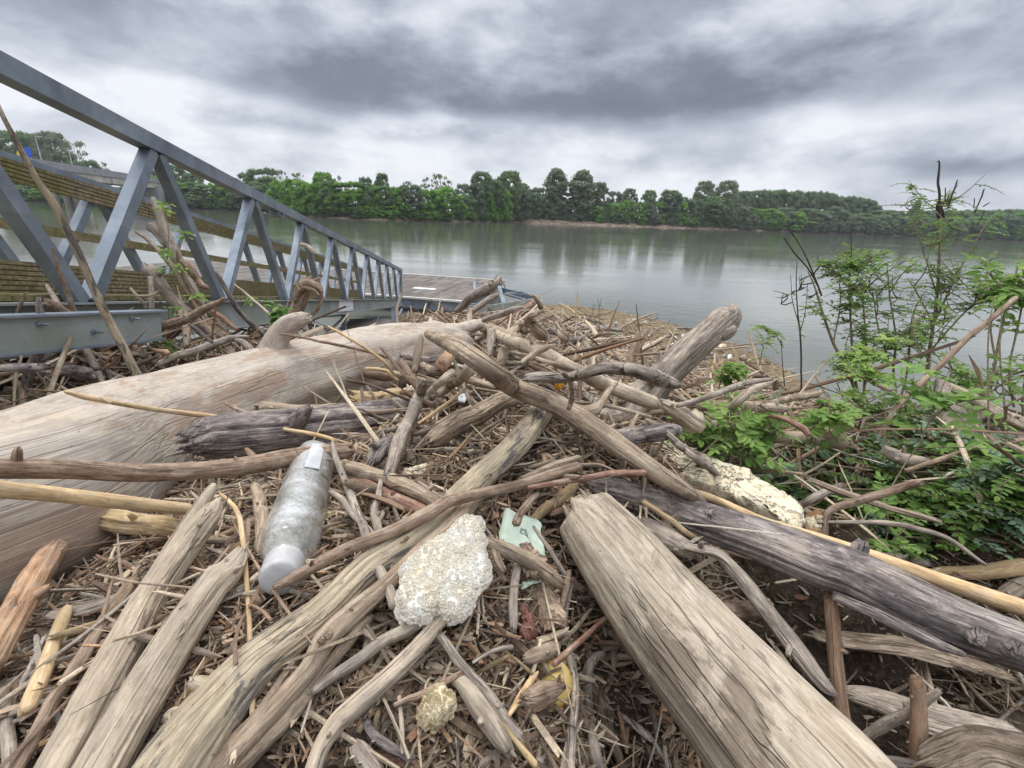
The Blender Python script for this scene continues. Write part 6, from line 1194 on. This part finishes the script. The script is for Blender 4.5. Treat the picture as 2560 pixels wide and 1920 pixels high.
shrub('sapling', 'tall feathery black locust sapling with dark dead shoots at its top, right side', ['1995 850 11 2.9; 2008 760 10 2.9; 2016 700 9 2.9; 2024 640 8 2.9; 2029 560 7 2.9; 2030 480 6 2.9; 2030 440 5 2.9', '2016 700 6 2.9; 2045 640 5 2.88; 2080 570 4 2.86; 2120 500 3 2.84; 2140 470 2 2.84', '2024 640 5 2.9; 2000 560 4 2.92; 1980 500 3 2.94; 1965 478 2 2.95', '2008 760 6 2.9; 2060 700 5 2.85; 2110 650 4 2.8; 2150 625 2 2.8', '2016 700 5 2.9; 1985 640 4 2.95; 1960 600 2 2.95'],
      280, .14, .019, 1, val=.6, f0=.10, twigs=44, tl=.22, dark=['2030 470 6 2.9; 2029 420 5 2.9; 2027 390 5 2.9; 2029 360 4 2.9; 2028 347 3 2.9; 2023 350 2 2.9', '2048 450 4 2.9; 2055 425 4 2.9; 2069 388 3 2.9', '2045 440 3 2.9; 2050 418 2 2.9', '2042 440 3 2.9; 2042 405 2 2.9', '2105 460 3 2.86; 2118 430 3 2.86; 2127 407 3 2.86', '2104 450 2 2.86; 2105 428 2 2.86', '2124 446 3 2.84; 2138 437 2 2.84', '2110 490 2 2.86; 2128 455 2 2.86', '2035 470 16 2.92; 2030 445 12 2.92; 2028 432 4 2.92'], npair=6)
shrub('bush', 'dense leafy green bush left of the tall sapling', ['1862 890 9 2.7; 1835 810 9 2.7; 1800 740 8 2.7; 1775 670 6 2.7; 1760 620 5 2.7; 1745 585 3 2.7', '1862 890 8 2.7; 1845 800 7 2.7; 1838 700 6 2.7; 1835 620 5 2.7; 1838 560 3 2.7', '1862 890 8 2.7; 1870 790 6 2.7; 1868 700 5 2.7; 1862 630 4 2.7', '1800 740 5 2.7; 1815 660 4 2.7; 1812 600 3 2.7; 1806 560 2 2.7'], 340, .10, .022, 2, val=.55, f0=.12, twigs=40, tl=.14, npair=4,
      dark=['1768 620 4 2.7; 1745 580 3 2.7; 1715 545 3 2.7; 1693 512 2 2.7', '1775 640 4 2.7; 1748 570 3 2.7; 1728 530 2 2.7; 1709 500 3 2.7', '1838 580 2 2.7; 1839 530 2 2.7; 1838 485 1.5 2.7', '1862 640 3 2.7; 1885 610 3 2.75; 1935 575 2 2.8; 1975 555 1.5 2.8'])
shrub('bush', 'thin airy shrub between the dense bush and the tall sapling', ['1940 880 8 2.8; 1930 800 7 2.8; 1935 730 5 2.8; 1922 640 4 2.8; 1916 570 3 2.8', '1940 880 7 2.8; 1960 800 6 2.8; 1968 700 5 2.8; 1985 650 4 2.8; 2003 625 2 2.8', '1930 800 5 2.8; 1900 720 4 2.8; 1885 630 3 2.8'], 180, .11, .018, 3, val=.55, f0=.1, twigs=22, tl=.2)
shrub('bush', 'nearly bare dark twiggy shoot at the left of the dense bush', ['1731 850 5 2.6; 1730 740 5 2.6; 1724 680 4 2.6; 1720 620 3 2.6; 1722 565 2 2.6', '1728 720 3 2.6; 1740 670 2 2.6; 1745 610 1.5 2.6', '1726 700 3 2.6; 1712 650 2 2.6; 1708 595 1.5 2.6', '1695 835 3 2.6; 1690 780 2.5 2.6; 1688 735 1.5 2.6'], 16, .035, .009, 4, val=.6, f0=.4, twigs=12, tl=.09, stm=twigm)
shrub('sapling', 'shrub with broad yellow green leaves at the right edge', ['2130 880 9 2.3; 2150 780 8 2.3; 2165 700 7 2.3; 2185 630 6 2.3; 2200 570 5 2.3; 2205 545 3 2.3', '2150 780 6 2.3; 2140 700 5 2.3; 2165 650 4 2.3; 2205 610 3 2.3', '2190 880 7 2.3; 2180 800 6 2.3; 2200 700 5 2.3; 2215 620 4 2.3'], 60, .11, .05, 5, val=.72, f0=.35, twigs=12, tl=.16, npair=3)
shrub('bush', 'tangled green shrub behind the big slab at the right edge', ['2140 950 8 2.3; 2120 880 7 2.3; 2090 820 6 2.3; 2060 780 5 2.3; 2050 740 3 2.3', '2215 960 8 2.3; 2210 860 7 2.3; 2225 760 6 2.3', '2070 900 6 2.2; 2035 860 5 2.2; 1990 830 4 2.2'], 60, .12, .024, 6, val=.5, f0=.15, twigs=20, tl=.2)
shrub('bush', 'low green shrub under the bare straight stems in the middle right', ['1985 960 8 2.3; 1980 900 7 2.3; 1960 860 5 2.3; 1955 820 3 2.3', '1900 960 7 2.4; 1890 900 6 2.4; 1870 860 4 2.4', '2060 960 7 2.2; 2050 900 5 2.2; 2030 870 4 2.2'], 130, .10, .026, 7, val=.5, f0=.1, twigs=20, tl=.16)
shrub('dry_stem', 'bare pale straight plant stalks in front of the big slab', ['2137 980 5 1.75; 2135 880 5 1.75; 2134 780 4 1.75; 2137 700 4 1.75; 2150 640 2 1.75', '2139 985 5 1.75; 2160 1000 5 1.75; 2172 1000 5 1.75; 2170 880 5 1.75; 2160 760 4 1.75; 2165 660 3 1.75'], 0, .1, .02, 8, cat='plant')
shrub('dry_stem', 'single broken pale stalk standing among the low plants left of the slab', ['1905 1000 6 1.9; 1912 930 6 1.9; 1913 870 4 1.9; 1909 850 2 1.9'], 0, .1, .02, 9, cat='plant')
for k, (st_, nf_, fl_, ls_, v_, lab) in enumerate([
  (['1538 905 6 2.0; 1547 870 5 2.0; 1554 835 4 2.0; 1559 800 3 2.0', '1564 870 4 2.0; 1570 830 3 2.0; 1576 800 2 2.0'], 34, .05, .028, .62, 'small leafy seedling standing beside the rearing trunk'),
  (['1640 790 3 3.4; 1645 765 3 3.4; 1650 745 2 3.4'], 12, .12, .02, .72, 'bright little fern like seedling against the water'),
  (['1690 745 3 2.9; 1680 730 2 2.9; 1672 715 2 2.9'], 14, .10, .02, .62, 'small feathery seedling against the water left of the bush'),
  (['1535 1000 5 1.6; 1532 950 4 1.6; 1528 915 3 1.6'], 16, .12, .036, .62, 'seedling with long leaflets above the end of the foam slab'),
  (['1600 1040 5 1.5; 1598 980 4 1.5; 1590 930 3 1.5; 1585 900 2 1.5'], 18, .12, .036, .62, 'bright seedling with long leaflets right of the foam slab'),
  (['1640 1010 5 1.6; 1650 950 4 1.6; 1655 900 3 1.6'], 16, .12, .034, .58, 'seedling with drooping fronds over the tan logs'),
  (['1760 1010 5 1.7; 1762 960 4 1.7; 1764 900 3 1.7'], 18, .07, .034, .62, 'round leaved seedling in front of the tan splintered log'),
  (['1790 960 5 1.9; 1792 920 4 1.9; 1793 870 3 1.9'], 16, .07, .03, .6, 'second round leaved seedling behind the tan splintered log'),
  (['1840 930 5 2.1; 1860 860 4 2.1; 1880 800 3 2.1; 1900 730 2 2.1'], 24, .12, .034, .75, 'bright slanting shoot with whorled leaves below the dense bush'),
  (['1905 1090 5 1.5; 1950 1010 4 1.5; 1990 950 4 1.5; 2030 850 3 1.5; 2050 800 2 1.5'], 14, .16, .04, .7, 'long pale green slanting shoot across the lower leaves')]):
    shrub('seedling', lab, st_, nf_, fl_, ls_, 40+k, val=v_, f0=.35, twigs=3, tl=.06, npair=5, cat='plant')
rp = random.Random(21)
def lowplant(u_, v_, sc, seed, leaf, val, lab, grp, nf_=9):
    d = hit(u_, v_); p = un(u_, v_, d); p[2] = tz(np.array([p[0]]), np.array([p[1]]))[0]; hgt = rp.uniform(.05, .14)*sc
    P = np.array([p, p+[rp.gauss(0, .02), rp.gauss(0, .02), hgt*.5], p+[rp.gauss(0, .04), rp.gauss(0, .04), hgt]])
    shrub('low_plant', lab, [(P, np.array([.003, .0025, .0012])*sc, 5)], nf_, .13*sc, .026*sc**.6, seed, leaf=leaf, val=val, f0=.2, npair=6, group=grp, cat='plant', up=.35)
RG = [((1560, 1720), (960, 1090), 9, 'beside the yellow foam slab'), ((1720, 1900), (1000, 1120), 13, 'under the reddish dry branch'), ((1830, 2100), (1110, 1210), 20, 'along the upper side of the yellow cane'), ((1900, 2100), (950, 1110), 15, 'around the pale green slanting shoot'), ((2090, 2240), (990, 1200), 26, 'in the dark corner below the big slab'), ((1600, 1900), (860, 960), 7, 'among the level tan logs'), ((1900, 2220), (880, 960), 6, 'at the foot of the saplings')]
ks = 0
for ur, vr, n, wh in RG:
    for i in range(n):
        lf = 'blue' if rp.random() < .3 else 'leaf'; cn = 'grey green' if lf == 'blue' else 'green'
        lowplant(rp.uniform(*ur), rp.uniform(*vr), rp.uniform(.8, 1.25), 500+ks, lf, rp.uniform(.3, .62), f'low {cn} leafy plant {wh}', f'low {cn} leafy plants {wh}', 7); ks += 1
for (u_, v_, lab) in ((50, 866, 'small bright green tuft behind the pale trunk at the left edge'), (22, 862, 'tiny green shoot at the left edge behind the trunk')):
    shrub('seedling', lab, [f'{u_} {v_} 4 2.1; {u_+6} {v_-12} 3 2.1; {u_+8} {v_-24} 2 2.1'], 9, .06, .05, u_, val=.75, f0=.2, npair=1, cat='plant')
for k, (u_, v_, d_) in enumerate([(350, 434, 2.9), (400, 500, 2.7), (360, 540, 2.7), (352, 575, 2.7), (425, 635, 2.8), (373, 660, 2.7), (357, 735, 2.6), (365, 755, 2.6), (415, 790, 2.5), (385, 572, 2.8), (585, 650, 3.), (545, 640, 3.)]):
    shrub('leaf_tuft', 'small fresh green leaf tuft sprouting in the branch tangle by the gangway', [f'{u_} {v_+22} 2 {d_}; {u_+2} {v_+8} 2 {d_}; {u_} {v_} 1 {d_}'], 7, .035, .035, 60+k, val=.6, f0=.5, npair=1, cat='plant', group='leaf tufts in the branch tangle')
shrub('seedling', 'upright young plant with narrow leaves in front of the landing stage', ['604 738 5 2.6; 604 700 5 2.6; 603 672 4 2.6; 602 655 2 2.6'], 16, .03, .05, 90, val=.35, f0=.4, npair=1, cat='plant')
shrub('sapling', 'thin leafy twig rising left of the leaning grey branch', ['362 560 3 2.7; 364 500 3 2.7; 358 460 2.5 2.7; 353 440 2 2.7'], 5, .03, .03, 91, val=.8, f0=.8, npair=1, cat='plant')
rng = np.random.default_rng(8); lv = Leaves(); st = Geo()
for i in range(150):
    u_, v_ = rng.uniform(1520, 2300), rng.uniform(900, 1235)
    if v_ > 1015+(u_-1520)*.30 or (u_ < 1700 and v_ < 940): continue
    d = hit(u_, v_); p = un(u_, v_, d); an = rng.uniform(0, 2*pi); frond(lv, st, p+[0, 0, .02], [cos(an), sin(an), .5], rng.uniform(.07, .15), 6, .022, rng, rng.uniform(.15, .5), .6)
g = Geo(); lv.geo(g); tag(g.build('ground_cover', LF['leaf'], smooth_=False), 'mat of small green leaves covering the ground on the right', 'ground cover', kind='stuff')
tag(st.build('leaf_stalks', stemm), 'fine leaf stalks within the mat of small leaves', 'ground cover', kind='stuff')
# big tilted slab behind the plants
slab('board_slab', MT['grey'], 'V', '2025 818;2060 835;2120 870;2180 905;2260 935;2300 980;2300 1050;2230 1015;2150 1000;2080 960;2035 915;2020 870', 'large grey weathered board slab tilted up among the shrubs at the right edge', 'board', .05, .0, .05, .12, up=[-.45, -.62, .65], d=1.86, nA=80)
slab('board_slab', MT['pale'], 'V', '2062 832;2120 862;2180 892;2250 918;2300 950;2300 968;2240 942;2170 912;2110 878;2058 845', 'pale sawn edge strip on top of the large tilted board slab', 'board', .03, .0, .05, .1, up=[-.2, -.8, .55], d=1.82, nA=60)
slab('dead_leaf', plain('dry brown leaf', (.42, .24, .12), .8, 40, .3), 'V', '1742 1112;1760 1098;1780 1108;1765 1120;1770 1150;1750 1160;1740 1140', 'curled dry orange brown leaf caught on the reddish dry branch', 'leaf', .004, .12, .3, .8, wav=.01)

# ------------------------------------------------------------------ haze in the air over the river
g = Geo(); box(g, [50, 250, 35], np.eye(3), [2400, 900, 74]); hz = g.build('haze', bpy.data.materials.new('haze'), smooth_=False, origin=np.zeros(3)); tag(hz, kind='stuff')
hm = hz.data.materials[0]; hm.use_nodes = True; t_ = hm.node_tree; t_.nodes.remove(t_.nodes['Principled BSDF']); pv = t_.nodes.new('ShaderNodeVolumePrincipled')
pv.inputs['Color'].default_value = (.86, .90, 1, 1); pv.inputs['Density'].default_value = .00018; pv.inputs['Anisotropy'].default_value = .2
t_.links.new(pv.outputs[0], t_.nodes['Material Output'].inputs['Volume'])
